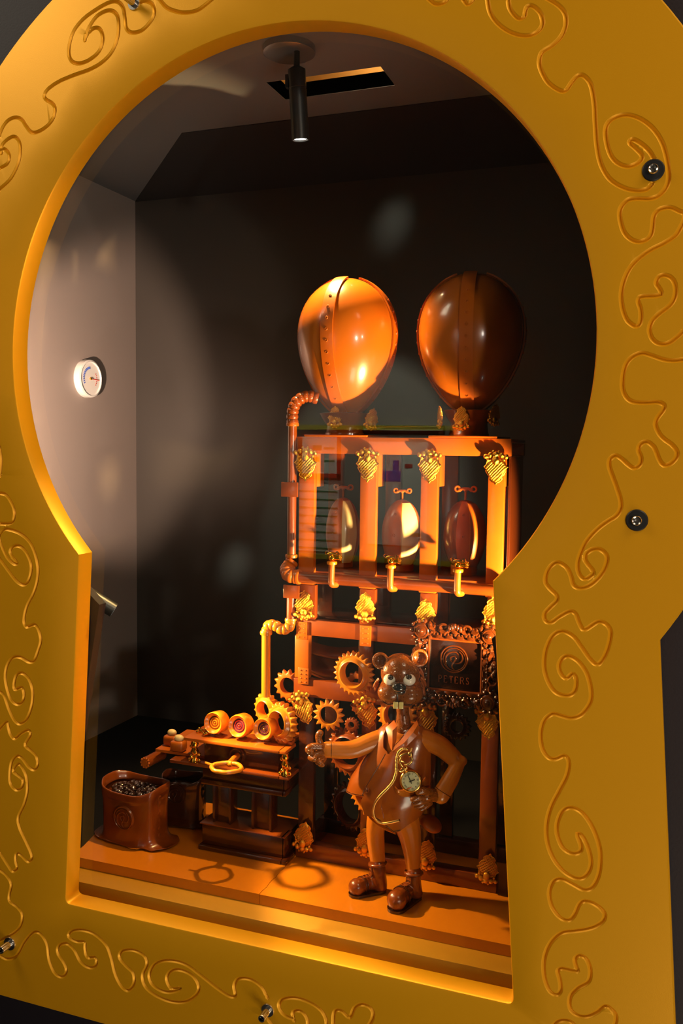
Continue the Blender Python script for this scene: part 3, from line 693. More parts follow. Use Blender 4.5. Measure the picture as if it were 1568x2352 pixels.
def ornament(parent, px, py, hpx, Y, flip=False, roll=0, yaw=0, wf=0.62):
    p = at(px, py, Y); h = sz(hpx, p); o = bpy.data.objects.new('gold_mount', ORN); COL.objects.link(o); o.parent = parent
    S = Matrix.Diagonal((h*wf/1.0*1.12, h*0.62, h*0.92, 1)); C = Matrix.Translation((0, 0, 0.48))
    mtx = Matrix.Translation(p-V(parent.location)) @ Matrix.Rotation(math.radians(yaw), 4, 'Z') @ Matrix.Rotation(math.radians(roll+(180 if flip else 0)), 4, 'Y') @ S @ C
    o.matrix_local = mtx; return o
for x, y in ((703, 1067), (845, 1069), (987, 1072), (1139, 1076)): ornament(fr_, x, y, 78, YM-0.003)
for x, y in ((700, 1388), (840, 1393), (978, 1408), (1132, 1405)): ornament(fr_, x, y, 70, YM-0.001, flip=True)
for x, y, r in ((697, 1626, 22), (843, 1636, 12), (980, 1652, 8), (1120, 1660, 6)): ornament(fr_, x, y, 78, YM-0.004, roll=-r)
for x, y in ((699, 1919), (842, 1930), (980, 1960), (1121, 1992)): ornament(fr_, x, y, 72, YM-0.003, flip=True, roll=8)

# ================================================================ LARGE EGGS ON TOP
def egg_r(t, a=0.62):      # t 0 bottom .. 1 top, radius profile 0..1 (wide above the middle)
    u = max(0.0, min(1.0, t))**1.32; return 2*math.sqrt(max(u*(1-u), 0))
def egg_prof(H, R, k=1.0, n=36, t0=0.0, t1=1.0, sh=egg_r):
    T = [t0+(t1-t0)*(1-math.cos(PI*i/n))/2 for i in range(n+1)]; return [(sh(t)*R*k, t*H) for t in T]
def lune(H, R, a0, a1, off, th, n=36, m=5, t0=0.02, t1=0.985, sh=egg_r, taper=False):
    g = []
    for i in range(n+1):
        t = t0+(t1-t0)*(1-math.cos(PI*i/n))/2; r = sh(t)*R+off; wloc = 1.0
        row = []
        for j in range(m+1):
            am = (a0+a1)/2; hw = (a1-a0)/2*R/max(r, R*0.22) if not taper else (a1-a0)/2
            a = am-hw+2*hw*j/m
            row.append((r*math.sin(a), -r*math.cos(a), t*H+(off if t > 0.9 else 0)*(t-0.9)*10))
        g.append(row)
    return g
def big_egg(label, px, pt, pb, wpx, Y, rot, base_px, mt, bandm):
    top = at(px, pt, Y); bot = at(px, pb, Y); H = top.z-bot.z; R = sz(wpx/2, bot)
    t = thing('chocolate_egg', label, 'egg', bot)
    prof = egg_prof(H, R); b = MB(); b.lathe([(max(r, 1e-5), h) for r, h in prof], bot, (0, 0, 1), 72); b.build('shell', mt, t, 80)
    for k in range(4):
        a = math.radians(rot+90*k); g = lune(H, R, a-0.125, a+0.125, 0.0022, 0.003)
        m = MB().sheet(g, 0.003).xf(Matrix.Translation(bot))
        for i in range(10):
            tt = 0.14+0.077*i; r = egg_r(tt)*R+0.0040
            m.torus(V((r*math.sin(a), -r*math.cos(a), tt*H))+bot, 0.0020, 0.0009, V((math.sin(a), -math.cos(a), 0)), 14, 6)
        m.build('band', bandm, t)
    rb = sz(base_px, bot); zt = ZT+0.004
    z0 = zt-bot.z
    MB().lathe([(rb*1.05, z0), (rb*1.05, z0+0.004), (rb, z0+0.006), (rb*0.95, -0.012), (rb*1.15, -0.002), (rb*1.34, 0.010), (rb*1.22, 0.011)], bot, (0, 0, 1), 40).build('pedestal', 'brown', t)
    return t, bot, H, R
e1, b1, H1, R1_ = big_egg('large caramel chocolate egg with a brightly lit band, left one atop the machine', 795, 641, 963, 228, 1.535, -3, 46, 'eggm', 'milk')
e2, b2, H2, R2_ = big_egg('large half-shaded chocolate egg with a riveted brown band, right one atop the machine', 1077, 629, 957, 238, 1.535, 7, 44, 'eggm', 'milk')
ornament(e1, 770, 957, 50, 1.495, flip=True); ornament(e1, 852, 962, 52, 1.505, flip=True, yaw=50, roll=14)
ornament(e2, 1060, 960, 56, 1.492, flip=True); ornament(e2, 1012, 957, 52, 1.515, flip=True, yaw=-60, roll=-12); ornament(e2, 1134, 952, 52, 1.515, flip=True, yaw=55, roll=14)
for x0, x1, lab in ((698, 842, 'left'), (983, 1140, 'right')):
    a = at(x0, 1002, YM-0.004); q = at(x1, 1002, YM-0.004)
    MB().bbox((a.x, YM-0.004, ZT+0.0003), (q.x, YM+0.13, ZT+0.0038), 0.001).build('egg_plate', 'milk', fr_)
pa = at(838, 987, 1.53); pb = at(1020, 987, 1.53)
tag(MB().tube([pa, V((pb.x, pa.y, pa.z))], 0.0085, 20).build('connecting_tube', 'vdark'), 'black glossy horizontal tube joining the two big eggs', 'tube')

# ================================================================ SMALL TANK EGGS
def sm_r(t): u = (0.05+0.95*t)**1.05; return 2*math.sqrt(max(u*(1-u), 0))
def valve(m, c, s_, ax=(1, 0, 0)):
    ax = V(ax)
    m.tube([c, c+V((0, 0, s_*1.5))], s_*0.16, 8)
    m.tube([c+V((0, 0, s_*1.5))-ax*s_*0.9, c+V((0, 0, s_*1.75))-ax*s_*0.4, c+V((0, 0, s_*1.6)), c+V((0, 0, s_*1.75))+ax*s_*0.4, c+V((0, 0, s_*1.5))+ax*s_*0.9], [s_*0.26, s_*0.22, s_*0.38, s_*0.22, s_*0.26], 10)
    for k in (-1, 1): m.torus(c+V((0, 0, s_*1.72))+ax*k*s_*1.15, s_*0.34, s_*0.15, (0, 1, 0), 16, 8)
def tank(label, px, pt, pb, wpx, mt, face, rot, hw, vx, vy):
    Y = 1.545
    bot = at(px, pb, Y); top = at(px, pt, Y); H = top.z-bot.z; R = sz(wpx/2, bot)
    t = thing('chocolate_tank', label, 'tank', V((bot.x, bot.y, zs)))
    MB().lathe([(max(sm_r((1-math.cos(PI*i/40))/2)*R, 1e-5), (1-math.cos(PI*i/40))/2*H) for i in range(41)], bot, (0, 0, 1), 56).build('shell', mt, t, 80)
    a = math.radians(rot)
    m = MB().sheet(lune(H, R, a-hw, a+hw, 0.0012, 0.003, sh=sm_r, t0=0.05, t1=0.97, taper=True), 0.0024).xf(Matrix.Translation(bot))
    for tt in (0.5, 0.8): 
        r = sm_r(tt)*R+0.003; m.torus(bot+V((r*math.sin(a), -r*math.cos(a), tt*H)), 0.0020, 0.0008, V((math.sin(a), -math.cos(a), 0)), 12, 6)
    m.build('band', 'milk', t)
    fo = MB().sheet(lune(H, R, a+hw+0.05, a+hw+1.0, 0.0006, 0.002, m=14, sh=sm_r, t0=0.05, t1=0.95, taper=True), 0.0015).xf(Matrix.Translation(bot)).build('side_segment', face, t)
    ra = a+hw+0.02; g = [bot+V(((sm_r(tt)*R+0.001)*math.sin(ra), -(sm_r(tt)*R+0.001)*math.cos(ra), tt*H)) for tt in [0.05+0.9*i/24 for i in range(25)]]
    MB().tube(g, 0.0014, 8).build('rim', 'cara', t)
    MB().lathe([(R*0.62, zs+0.0005-bot.z), (R*0.62, 0.006), (R*0.55, 0.012)], bot, (0, 0, 1), 40).build('pedestal', 'milk', t)
    m = MB(); s_ = sz(9.5, top); c = at(vx, vy+20, Y); c = V((bot.x, Y, top.z-0.003)); valve(m, c, (at(vx, vy-2, Y).z-c.z)/1.8); m.build('valve_handle', 'milk', t)
tank('small chocolate tank with a cream side, leftmost between the posts', 786, 1142, 1298, 78, 'milk', 'white', -12, 0.45, 788, 1120)
tank('small chocolate tank with a cream side, middle one between the posts', 921, 1147, 1303, 92, 'milk', 'white', -5, 0.31, 928, 1128)
tank('small chocolate tank with an orange side, rightmost between the posts', 1065, 1148, 1307, 98, 'brown', 'milk', 8, 0.30, 1075, 1124)

# ================================================================ PIPES AND TAPS
def ribbed(pts, r, nr, amp=0.17, k=10):
    c = catmull(pts, k); n = len(c); L = [0]
    for i in range(1, n): L.append(L[-1]+(c[i]-c[i-1]).length)
    # resample finely
    out = []; rad = []; T = nr*8
    for i in range(T+1):
        s = L[-1]*i/T; j = max(q for q in range(n) if L[q] <= s+1e-9); j = min(j, n-2)
        u = (s-L[j])/max(L[j+1]-L[j], 1e-9); out.append(c[j].lerp(c[j+1], u)); rad.append(r*(1+amp*abs(math.sin(PI*nr*i/T))**0.7))
    return out, rad
rp = 0.0098
pm = thing('main_pipe', 'horizontal brown chocolate pipe crossing the machine with a ribbed elbow at its left end', 'pipe', at(690, 1325, 1.44))
YPp = 1.440
PL = at(684, 1325, YPp); PR = V((at(1180, 1350, YPp).x, YPp, PL.z))
MB().tube([PL, PR], rp, 28).build('pipe_run', 'brown', pm)
up0 = at(672, 1300, 1.465)
el = [PL+V((-0.002, 0, 0)), PL+V((-0.016, -0.002, 0.002)), PL+V((-0.024, 0.006, 0.010)), V((up0.x-0.006, 1.458, up0.z-0.002)), V((up0.x, 1.465, up0.z+0.010))]
o_, r_ = ribbed(el, rp*1.1, 8); MB().tube(o_, r_, 24).build('ribbed_elbow', 'milk', pm)
MB().lathe([(rp, -0.003), (rp*1.32, -0.003), (rp*1.4, 0), (rp*1.32, 0.003), (rp, 0.003)], PL+V((0.001, 0, 0)), (1, 0, 0), 30).build('collar', 'milk', pm)
def collar(p, ax, parent, r=rp, m='milk', h=0.003): return MB().lathe([(r*0.9, -h), (r*1.32, -h), (r*1.42, 0), (r*1.32, h), (r*0.9, h)], p, ax, 30).build('collar', m, parent)
rv = 0.0080
pu = thing('upper_pipe', 'dark vertical pipe climbing the machine left side to the left big egg', 'pipe', at(672, 1290, 1.465))
A = at(669, 1290, 1.462); Bt = at(668, 975, 1.462); Bt = V((A.x, 1.462, Bt.z))
MB().tube([A+V((0, 0, 0.012)), Bt], rv, 24).build('pipe_run', 'brown', pu); collar(V((A.x, 1.462, A.z+0.010)), (0, 0, 1), pu, rv)
ep = [Bt, Bt+V((0.000, 0, 0.022)), Bt+V((0.006, 0.004, 0.040)), Bt+V((0.022, 0.012, 0.050)), Bt+V((0.040, 0.02, 0.046))]
o_, r_ = ribbed(ep, rv*1.15, 9); MB().tube(o_, r_, 24).build('ribbed_elbow', 'brown', pu); collar(Bt, (0, 0, 1), pu, rv)
def bracket(x0, y0, x1, y1, Y, par): 
    a = at(x0, y0, Y); q = at(x1, y1, Y); MB().bbox((a.x, Y, a.z), (q.x, Y+0.004, q.z), 0.0008).build('wall_bracket', 'brown', par)
bracket(645, 1107, 683, 1142, 1.453, pu); bracket(650, 1343, 686, 1376, 1.450, pm)
pd = thing('lower_pipe', 'bright vertical pipe left of the machine running down behind the gears from a ribbed bend', 'pipe', at(611, 1590, 1.46))
t0 = at(668, 1345, 1.463); t1 = at(668, 1424, 1.463); t0.x = t1.x
MB().tube([t0, t1], rv, 24).build('pipe_run', 'brown', pd)
b0 = at(611, 1453, 1.455); bb = at(611, 1600, 1.455); bb.x = b0.x
MB().tube([b0, bb], rv, 24).build('pipe_run', 'cara', pd)
ep = [t1, at(666, 1437, 1.46), at(650, 1446, 1.457), at(634, 1438, 1.455), at(618, 1436, 1.455), b0]
o_, r_ = ribbed(ep, rv*1.08, 8); MB().tube(o_, r_, 24).build('ribbed_elbow', 'cara', pd)
collar(t1, (0, 0, 1), pd, rv, 'cara', 0.0035); collar(b0, (0, 0, 1), pd, rv, 'cara', 0.0035)
for (tx, ty, lab) in ((763, 1318, 'leftmost'), (898, 1327, 'middle'), (1052, 1340, 'rightmost')):
    p = V((at(tx, ty, YPp-0.014).x, YPp-0.012, PL.z)); s_ = 0.0058
    t = thing('pouring_tap', 'small chocolate tap with bow handle on the main pipe, %s of three' % lab, 'tap', p, 'taps on the main pipe')
    zt = p.z+0.030
    MB().tube(catmull([p+V((0.004, 0.008, -0.008)), p+V((0.0, -0.004, -0.006)), p+V((-0.001, -0.004, 0.006)), V((p.x-0.001, p.y-0.002, zt))], 6), 0.0055, 16).build('spout', 'milk', t)
    MB().lathe([(0.0055, -0.002), (0.0085, -0.002), (0.009, 0.0005), (0.0085, 0.003), (0.004, 0.004)], V((p.x-0.001, p.y-0.002, zt)), (0, 0, 1), 24).build('collar', 'cara', t)
    m = MB(); c = V((p.x-0.001, p.y-0.002, zt+0.003)); valve(m, c, 0.0082); m.sphere(c+V((0, 0, 0.006)), 0.0055); m.tube([c+V((0.002, 0.002, 0.006)), c+V((0.014, 0.006, 0.007))], 0.0045, 10)
    for k in range(5): m.sphere(c+V((0.014, 0.004, 0.007))+V((0, math.cos(k*1.26)*0.004, math.sin(k*1.26)*0.004)), 0.0024, 8, 6)
    m.build('tap_handle', 'gold', t)

# ================================================================ GEARS
def gear(label, px, py, Rpx, hpx, n, Y, mt, yaw=0, pitch=0, th=0.010, dome=1.0, squash=1.0, flatt=False, toothk=0.20):
    p = at(px, py, Y); R = sz(Rpx, p); h = sz(hpx, p); rr = R*(1-toothk); A = n*10
    sec_n = []
    vs = []; fs = []
    w_ = rr-h
    if flatt: prof = [(h, th*0.5), (h, -th*0.42), (h+w_*0.08, -th*0.5), (rr, -th*0.5)]
    else: prof = [(h, th*0.5), (h, -th*0.45*dome), (h+w_*0.07, -th*0.75*dome), (h+w_*0.20, -th*0.95*dome), (h+w_*0.36, -th*0.90*dome), (h+w_*0.52, -th*0.60*dome), (h+w_*0.72, -th*0.42), (rr, -th*0.46)]
    tip = [(0.35, -th*0.44), (0.7, -th*0.30), (1.0, -th*0.12), (1.0, th*0.12), (0.6, th*0.34), (0.0, th*0.46)]
    m = len(prof)+len(tip)
    for i in range(A):
        a = 2*PI*i/A; ph = (i % 10)/10; tri = 1-abs(ph*2-1); tri = tri**0.85
        tr = 0.06+0.94*tri
        for (r, y) in prof: vs.append((r*math.cos(a), y, r*math.sin(a)))
        for (k, y) in tip:
            r = rr+(R-rr)*k*tr; yy = y if k < 0.5 else y*(0.55+0.9*tri); vs.append((r*math.cos(a), yy, r*math.sin(a)))
    for i in range(A):
        j = (i+1) % A
        for k in range(m): l = (k+1) % m; fs.append((i*m+k, i*m+l, j*m+l, j*m+k))
    mtx = Matrix.Translation(p) @ Matrix.Rotation(math.radians(yaw), 4, 'Z') @ Matrix.Rotation(math.radians(pitch), 4, 'X') @ Matrix.Rotation(random.random(), 4, 'Y') 
    b = MB(); b.add(vs, fs); b.xf(Matrix.Diagonal((squash, 1, 1, 1))); b.xf(mtx)
    o = b.build('gear', mt, None, 50); 
    # put the origin at the gear's hub
    for v in o.data.vertices: v.co = v.co-p
    o.location = p
    tag(o, label, 'gear', 'gears of the chocolate machine'); return o
gear('large caramel gear with a rounded ring, left of the figurine head', 813, 1547, 53, 27, 24, 1.435, 'cara', yaw=-8, th=0.012)
gear('flat bright caramel gear above the thumb of the figurine', 755, 1642, 38, 21, 15, 1.440, 'cara', yaw=5, flatt=True, th=0.008, toothk=0.30)
gear('tiny brown gear above the figurine outstretched arm', 808, 1664, 18, 7, 14, 1.436, 'brown', th=0.008, flatt=True, toothk=0.22)
gear('caramel toothed gear tucked behind the left post under the rivet plate', 663, 1574, 38, 19, 14, 1.492, 'milk', yaw=-6, flatt=True, th=0.012, toothk=0.28)
gear('caramel gear at the far left, behind the gear next to the gauges', 613, 1629, 40, 18, 17, 1.475, 'cara', yaw=-22, th=0.012)
gear('thick caramel gear standing on the console right end behind the gauge', 648, 1659, 48, 25, 20, 1.448, 'cara', yaw=-24, pitch=-4, th=0.016)
gear('caramel gear peeking out behind the figurine left shoulder and chin', 912, 1643, 50, 26, 20, 1.452, 'cara', yaw=-6, th=0.010)
gear('big reddish brown gear behind the outstretched sleeve', 800, 1726, 58, 33, 24, 1.447, 'brown', yaw=-14, th=0.012)
gear('tall caramel gear behind the figurine hip', 866, 1812, 76, 52, 30, 1.449, 'cara', yaw=-9, th=0.011, toothk=0.16)
gear('dark brown gear low inside the frame beside the figurine leg', 806, 1852, 58, 33, 22, 1.500, 'dark', yaw=-20, th=0.014)
gear('dark brown gear just below the middle beam, behind the bright flat gear', 832, 1618, 30, 12, 14, 1.475, 'brown', flatt=True)
gear('broken looking brown gear piece seen through the ring of the large gear', 822, 1570, 30, 12, 12, 1.50, 'milk', flatt=True)
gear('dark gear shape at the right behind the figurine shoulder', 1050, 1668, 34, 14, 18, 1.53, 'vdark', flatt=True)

# ================================================================ EMBLEM, SIGN
def emblem(m, c, r, ux, uz, n, th):      # ring and swirl drawn with tubes on a plane
    P = lambda x, y: c+ux*(x*r)+uz*(y*r)
    def arc(cx, cy, R): return [P(cx+R*math.cos(2*PI*i/48), cy+R*math.sin(2*PI*i/48)) for i in range(49)]
    m.tube(arc(0, 0, 1.0), th*1.1, 8, caps=False); m.tube(arc(0.04, -0.02, 0.84), th*0.7, 8, caps=False)
    def cv(l, rr): 
        q = catmull([P((x-725)/220, (820-y)/220) for x, y in l], 6); k = len(q); m.tube(q, [rr*(0.45+0.75*math.sin(PI*(i+1)/(k+1))) for i in range(k)], 8)
    cv([(800,745),(760,708),(700,705),(630,740),(590,800),(585,870),(610,940),(660,985)], th)
    cv([(810,690),(855,740),(868,810),(835,870),(780,888),(715,885)], th)
    cv([(735,765),(755,810),(735,860),(712,895),(700,940),(715,975),(740,995)], th*1.1)
    cv([(735,765),(700,780),(670,800),(672,845),(700,870)], th*0.9)
YS = 1.436
sg = thing('ornate_sign', 'square dark chocolate sign reading PETERS with swirl emblem in a baroque frame', 'sign', at(1045, 1640, YS))
q0 = at(984, 1466, YS); q1 = at(1104, 1592, YS); cxs = (q0.x+q1.x)/2
zt_ = at(984, 1466, YS).z; zb2 = at(984, 1582, YS).z
MB().bbox((q0.x, YS+0.004, zb2), (q1.x, YS+0.014, zt_)).build('plaque', 'vdark', sg)
m = MB(); f_ = 0.0022
for a, b_c in (((q0.x, zt_), (q1.x, zt_)), ((q1.x, zt_), (q1.x, zb2)), ((q1.x, zb2), (q0.x, zb2)), ((q0.x, zb2), (q0.x, zt_))):
    m.tube([(a[0], YS+0.002, a[1]), (b_c[0], YS+0.002, b_c[1])], f_, 8)
m.build('inner_moulding', 'brown', sg)
m = MB(); ce = at(1042, 1514, YS+0.003); emblem(m, ce, sz(31, ce), V((1, 0, 0)), V((0, 0, 1)), None, 0.0013); m.build('emblem', 'frame', sg)
tc_ = at(1044, 1562, YS+0.003)
GLY = {'P': [[(0, 0), (0, 1)], [(0, 1), (.4, 1), (.58, .88), (.58, .64), (.4, .5), (0, .5)]],
       'E': [[(0, 0), (0, 1)], [(0, 1), (.55, 1), (.55, .86)], [(0, .52), (.42, .52)], [(0, 0), (.6, 0), (.6, .16)]],
       'T': [[(.32, 0), (.32, 1)], [(-.02, .84), (-.02, 1), (.66, 1), (.66, .84)]],
       'R': [[(0, 0), (0, 1)], [(0, 1), (.4, 1), (.58, .88), (.58, .66), (.4, .52), (0, .52)], [(.3, .52), (.66, 0)]],
       'S': [[(.52, .82), (.42, .97), (.2, 1), (.04, .86), (.08, .66), (.46, .42), (.54, .2), (.4, .03), (.18, 0), (.0, .16)]]}
hgt = sz(15, tc_); LW = (q1.x-q0.x)*0.62; m = MB()
for i, chh in enumerate('PETERS'):
    ox = cxs-LW/2+LW*i/6+0.0008; SF = {'P': [0], 'E': [0], 'T': [.32], 'R': [0, .66], 'S': []}[chh]
    for k, st in enumerate(GLY[chh]): m.tube([(ox+x*hgt*0.72, YS+0.004, tc_.z-hgt/2+z*hgt) for x, z in st], 0.00085 if k == 0 else 0.0006, 6)
    for x in SF: m.tube([(ox+(x-.13)*hgt*0.72, YS+0.004, tc_.z-hgt/2), (ox+(x+.13)*hgt*0.72, YS+0.004, tc_.z-hgt/2)], 0.0005, 6)
m.build('lettering', 'brown', sg, 30)
# baroque frame: base band with scrolls, shells and beads
fw = 0.022; m = MB()
ox0, ox1, oz0, oz1 = q0.x-fw, q1.x+fw, zb2-fw, zt_+fw
rnd = random.Random(3)
def frame_side(a, b_c, nrm):
    a, b_c = V(a), V(b_c); L = (b_c-a).length; u = (b_c-a)/L; N = 26
    g = []
    for k, (off, hh) in enumerate(((0.0, 0.004), (0.15, 0.010), (0.45, 0.007), (0.7, 0.013), (0.92, 0.009), (1.0, 0.0))):
        row = []
        for i in range(N+1):
            s = i/N; wv = 1+0.18*math.cos(s*2*PI*2)+0.1*math.cos(s*2*PI*5); p = a+u*(L*s)+nrm*(fw*off*(wv if off > 0.5 else 1))
            row.append(p+V((0, -hh*(0.8+0.3*math.sin(s*31+k*2)), 0)))
        g.append(row)
    m.sheet(g, 0.003)
    for i in range(15):
        s = (i+0.5)/15; p = a+u*(L*s)+nrm*fw*0.93; m.sphere(p+V((0, -0.006, 0)), 0.0030+0.0012*(i % 2), 8, 6)
        m.sphere(a+u*(L*s)+nrm*fw*0.42+V((0, -0.008, 0)), 0.0022+0.001*rnd.random(), 8, 6)
    for sg_ in (-1, 1):     # C-scrolls flanking the middle
        cc = a+u*(L*(0.5+0.20*sg_))+nrm*fw*0.95
        pts = [cc+u*sg_*(0.010*math.cos(tt)*k)+nrm*(0.008*math.sin(tt)*k)+V((0, -0.009, 0)) for tt, k in [(-1.2+0.42*i, 1-0.06*i) for i in range(13)]]
        m.tube(pts, 0.0022, 8)
    mid = a+u*L*0.5+nrm*fw*0.8
    for k in range(-2, 3): m.sphere(mid+u*k*0.0045+nrm*(0.006-abs(k)*0.002)+V((0, -0.011, 0)), (0.0032, 0.0035, 0.0055), 10, 7)
Yf = YS+0.008
frame_side((q0.x, Yf, zt_), (q1.x, Yf, zt_), V((0, 0, 1))); frame_side((q1.x, Yf, zb2), (q0.x, Yf, zb2), V((0, 0, -1)))
frame_side((q0.x, Yf, zb2), (q0.x, Yf, zt_), V((-1, 0, 0))); frame_side((q1.x, Yf, zt_), (q1.x, Yf, zb2), V((1, 0, 0)))
m.build('carved_frame', 'frame', sg)
for cx_, cz_ in ((q0.x-fw*0.55, zt_+fw*0.55), (q1.x+fw*0.55, zt_+fw*0.55), (q0.x-fw*0.55, zb2-fw*0.55), (q1.x+fw*0.55, zb2-fw*0.55)):
    m = MB(); c = V((cx_, Yf-0.006, cz_)); m.sphere(c, (0.015, 0.009, 0.015), 18, 10)
    for R_ in (0.007, 0.0105): m.torus(c+V((0, -0.006, 0)), R_, 0.0016, (0, 1, 0), 24, 8)
    m.sphere(c+V((0, -0.008, 0)), 0.0045)
    for k in range(10): m.sphere(c+V((0.017*math.cos(k*0.628), -0.002, 0.017*math.sin(k*0.628))), 0.0042, 8, 6)
    m.build('corner_rosette', 'frame', sg)

# ================================================================ CONSOLE AT THE LEFT
YC = 1.430
cn = thing('control_console', 'dark chocolate console on a columned base with two plates on top, left of the machine', 'console', atz(560, 1965, ZB))
XCL = -0.6295
def cbox(a, b, c=0.0012):
    x0, y0, z0 = a; x1, y1, z1 = b
    if y1 <= 1.4585 or x1 <= XCL: return MB().bbox(a, b, c)
    return MB().bbox((x0, y0, z0), (XCL, y1, z1), c).bbox((XCL-0.004, y0, z0), (x1, 1.4585, z1), c)
zlev = lambda y, x=464: at(x, y, YC).z
xl_ = at(464, 1900, YC).x; xr_ = at(663, 1900, YC).x; ybk = 1.51
xp0 = at(456, 1945, YC-0.006).x; xp1 = at(657, 1980, YC-0.006).x
cbox((xp0, YC-0.008, ZB+0.0005), (xp1, ybk, ZB+0.009)).build('plinth', 'dark', cn)
cbox((xl_, YC, ZB+0.0095), (xr_-0.008, ybk-0.004, zlev(1891))).build('base_block', 'dark', cn)
zb3 = zlev(1893); zt3 = zlev(1800)
cbox((xl_-0.003, YC-0.004, zb3+0.002), (xr_-0.006, ybk-0.003, zb3+0.0045)).build('base_cap', 'brown', cn)
for a, q in ((491, 531), (580, 624)):
    xa, xb = at(a, 1860, YC+0.01).x, at(q, 1860, YC+0.01).x
    mm = MB(); mm.bbox((xa, YC+0.012, zb3+0.005), (xb, YC+0.03, zt3))
    mm.bbox((xa-0.001, YC+0.006, zb3+0.005), (xa+0.004, YC+0.034, zt3)); mm.bbox((xb-0.004, YC+0.006, zb3+0.005), (xb+0.001, YC+0.034, zt3)); mm.build('column', 'dark', cn)
cbox((xl_-0.002, YC-0.002, zt3+0.0003), (xr_-0.006, ybk-0.003, zt3+0.010)).build('moulding', 'dark', cn)
cbox((xl_, YC+0.002, zt3+0.0105), (xr_-0.008, ybk-0.004, zlev(1752))).build('body', 'dark', cn)
zsh = zlev(1752)
sx0 = at(389, 1748, YC-0.02).x; sx1 = at(662, 1790, YC-0.02).x
zsh = at(389, 1748, YC-0.02).z
cbox((sx0, YC-0.02, zsh-0.003), (sx1, ybk, zsh+0.003)).build('lower_shelf', 'brown', cn)
ztp = at(421, 1697, YC-0.02).z
cbox((at(470, 1720, YC).x, YC-0.002, zsh+0.0035), (at(640, 1750, YC).x, ybk-0.01, ztp-0.0035)).build('drawer_box', 'dark', cn)
tx0 = at(421, 1697, YC-0.02).x; tx1 = at(655, 1733, YC-0.02).x
cbox((tx0, YC-0.02, ztp-0.003), (tx1, ybk+0.01, ztp+0.003)).build('top_plate', 'milk', cn)
MB().bbox((tx1-0.030, YC+0.012, ztp+0.0035), (tx1-0.002, 1.457, ztp+0.010)).build('plate_step', 'milk', cn)
for (gx, gy) in ((447, 1722), (655, 1752)):
    c = at(gx, gy, YC-0.012); m = MB(); hgt = ztp-zsh-0.0062; z0 = zsh+0.003
    m.lathe([(0.006, 0), (0.009, 0.001), (0.009, 0.004), (0.005, hgt*0.35), (0.0078, hgt*0.5), (0.0045, hgt*0.68), (0.0075, hgt*0.85), (0.006, hgt)], V((c.x, c.y, z0)), (0, 0, 1), 20)
    for k in range(7):
        a = k*0.9; m.sphere((c.x+0.009*math.cos(a), c.y+0.008*math.sin(a), z0+0.004+hgt*0.8*(k % 4)/4), 0.0040, 10, 7)
    m.build('gold_foot', 'gold', cn)
m = MB(); rnd = random.Random(5)
for k in range(16):
    p = at(452+rnd.random()*30, 1690+rnd.random()*6, YC+0.0+rnd.random()*0.02); m.sphere((p.x, p.y, ztp+0.005+rnd.random()*0.004), 0.0028+rnd.random()*0.0012, 8, 6)
m.build('gold_trim', 'gold', cn)
# left wing shelf of the console
wx0 = at(357, 1729, YC+0.005); 
MB().prism([(wx0.x, YC+0.005, zsh+0.004), (sx0+0.07, YC+0.005, zsh+0.004), (sx0+0.07, ybk+0.05, zsh+0.004), (wx0.x-0.004, ybk+0.05, zsh+0.004)], (0, 0, 0.005)).build('side_wing', 'milk', cn)
# log
l0 = at(333, 1752, YC-0.008); l1 = at(372, 1738, YC+0.045); l1.z = l0.z+0.0
lg = thing('chocolate_roll', 'short brown chocolate roll lying at the console left edge', 'chocolate roll', l0)
MB().tube([l0, l1], [0.0105, 0.0105], 24).build('roll', 'brown', lg)
m = MB(); d = (l1-l0).normalized()
for k in range(10):
    a = k*0.628; sx = V((math.cos(a)*d.y, -math.cos(a)*d.x, math.sin(a))); m.sphere(l0+sx*0.0085, 0.0026, 8, 6)
m.lathe([(0, -0.002), (0.006, -0.002), (0.007, 0.001)], l0, d, 20); m.build('fluted_end', 'milk', lg)
# pralines with nuts
for (x, y, Y, lab) in ((394, 1702, YC+0.035, 'behind'), (410, 1718, YC+0.012, 'in front')):
    c = at(x, y, Y); c.z = zsh+0.0095; t = thing('praline', 'cubic chocolate praline topped with a pale nut, the one %s on the console wing' % lab, 'praline', c, 'pralines on the console wing')
    MB().bbox((c.x-0.014, c.y-0.011, c.z), (c.x+0.014, c.y+0.011, c.z+0.020), 0.005).build('praline_body', 'milk', t, 60)
    MB().sphere((c.x+0.001, c.y, c.z+0.0245), (0.0095, 0.007, 0.0065)).build('nut', 'nut', t)
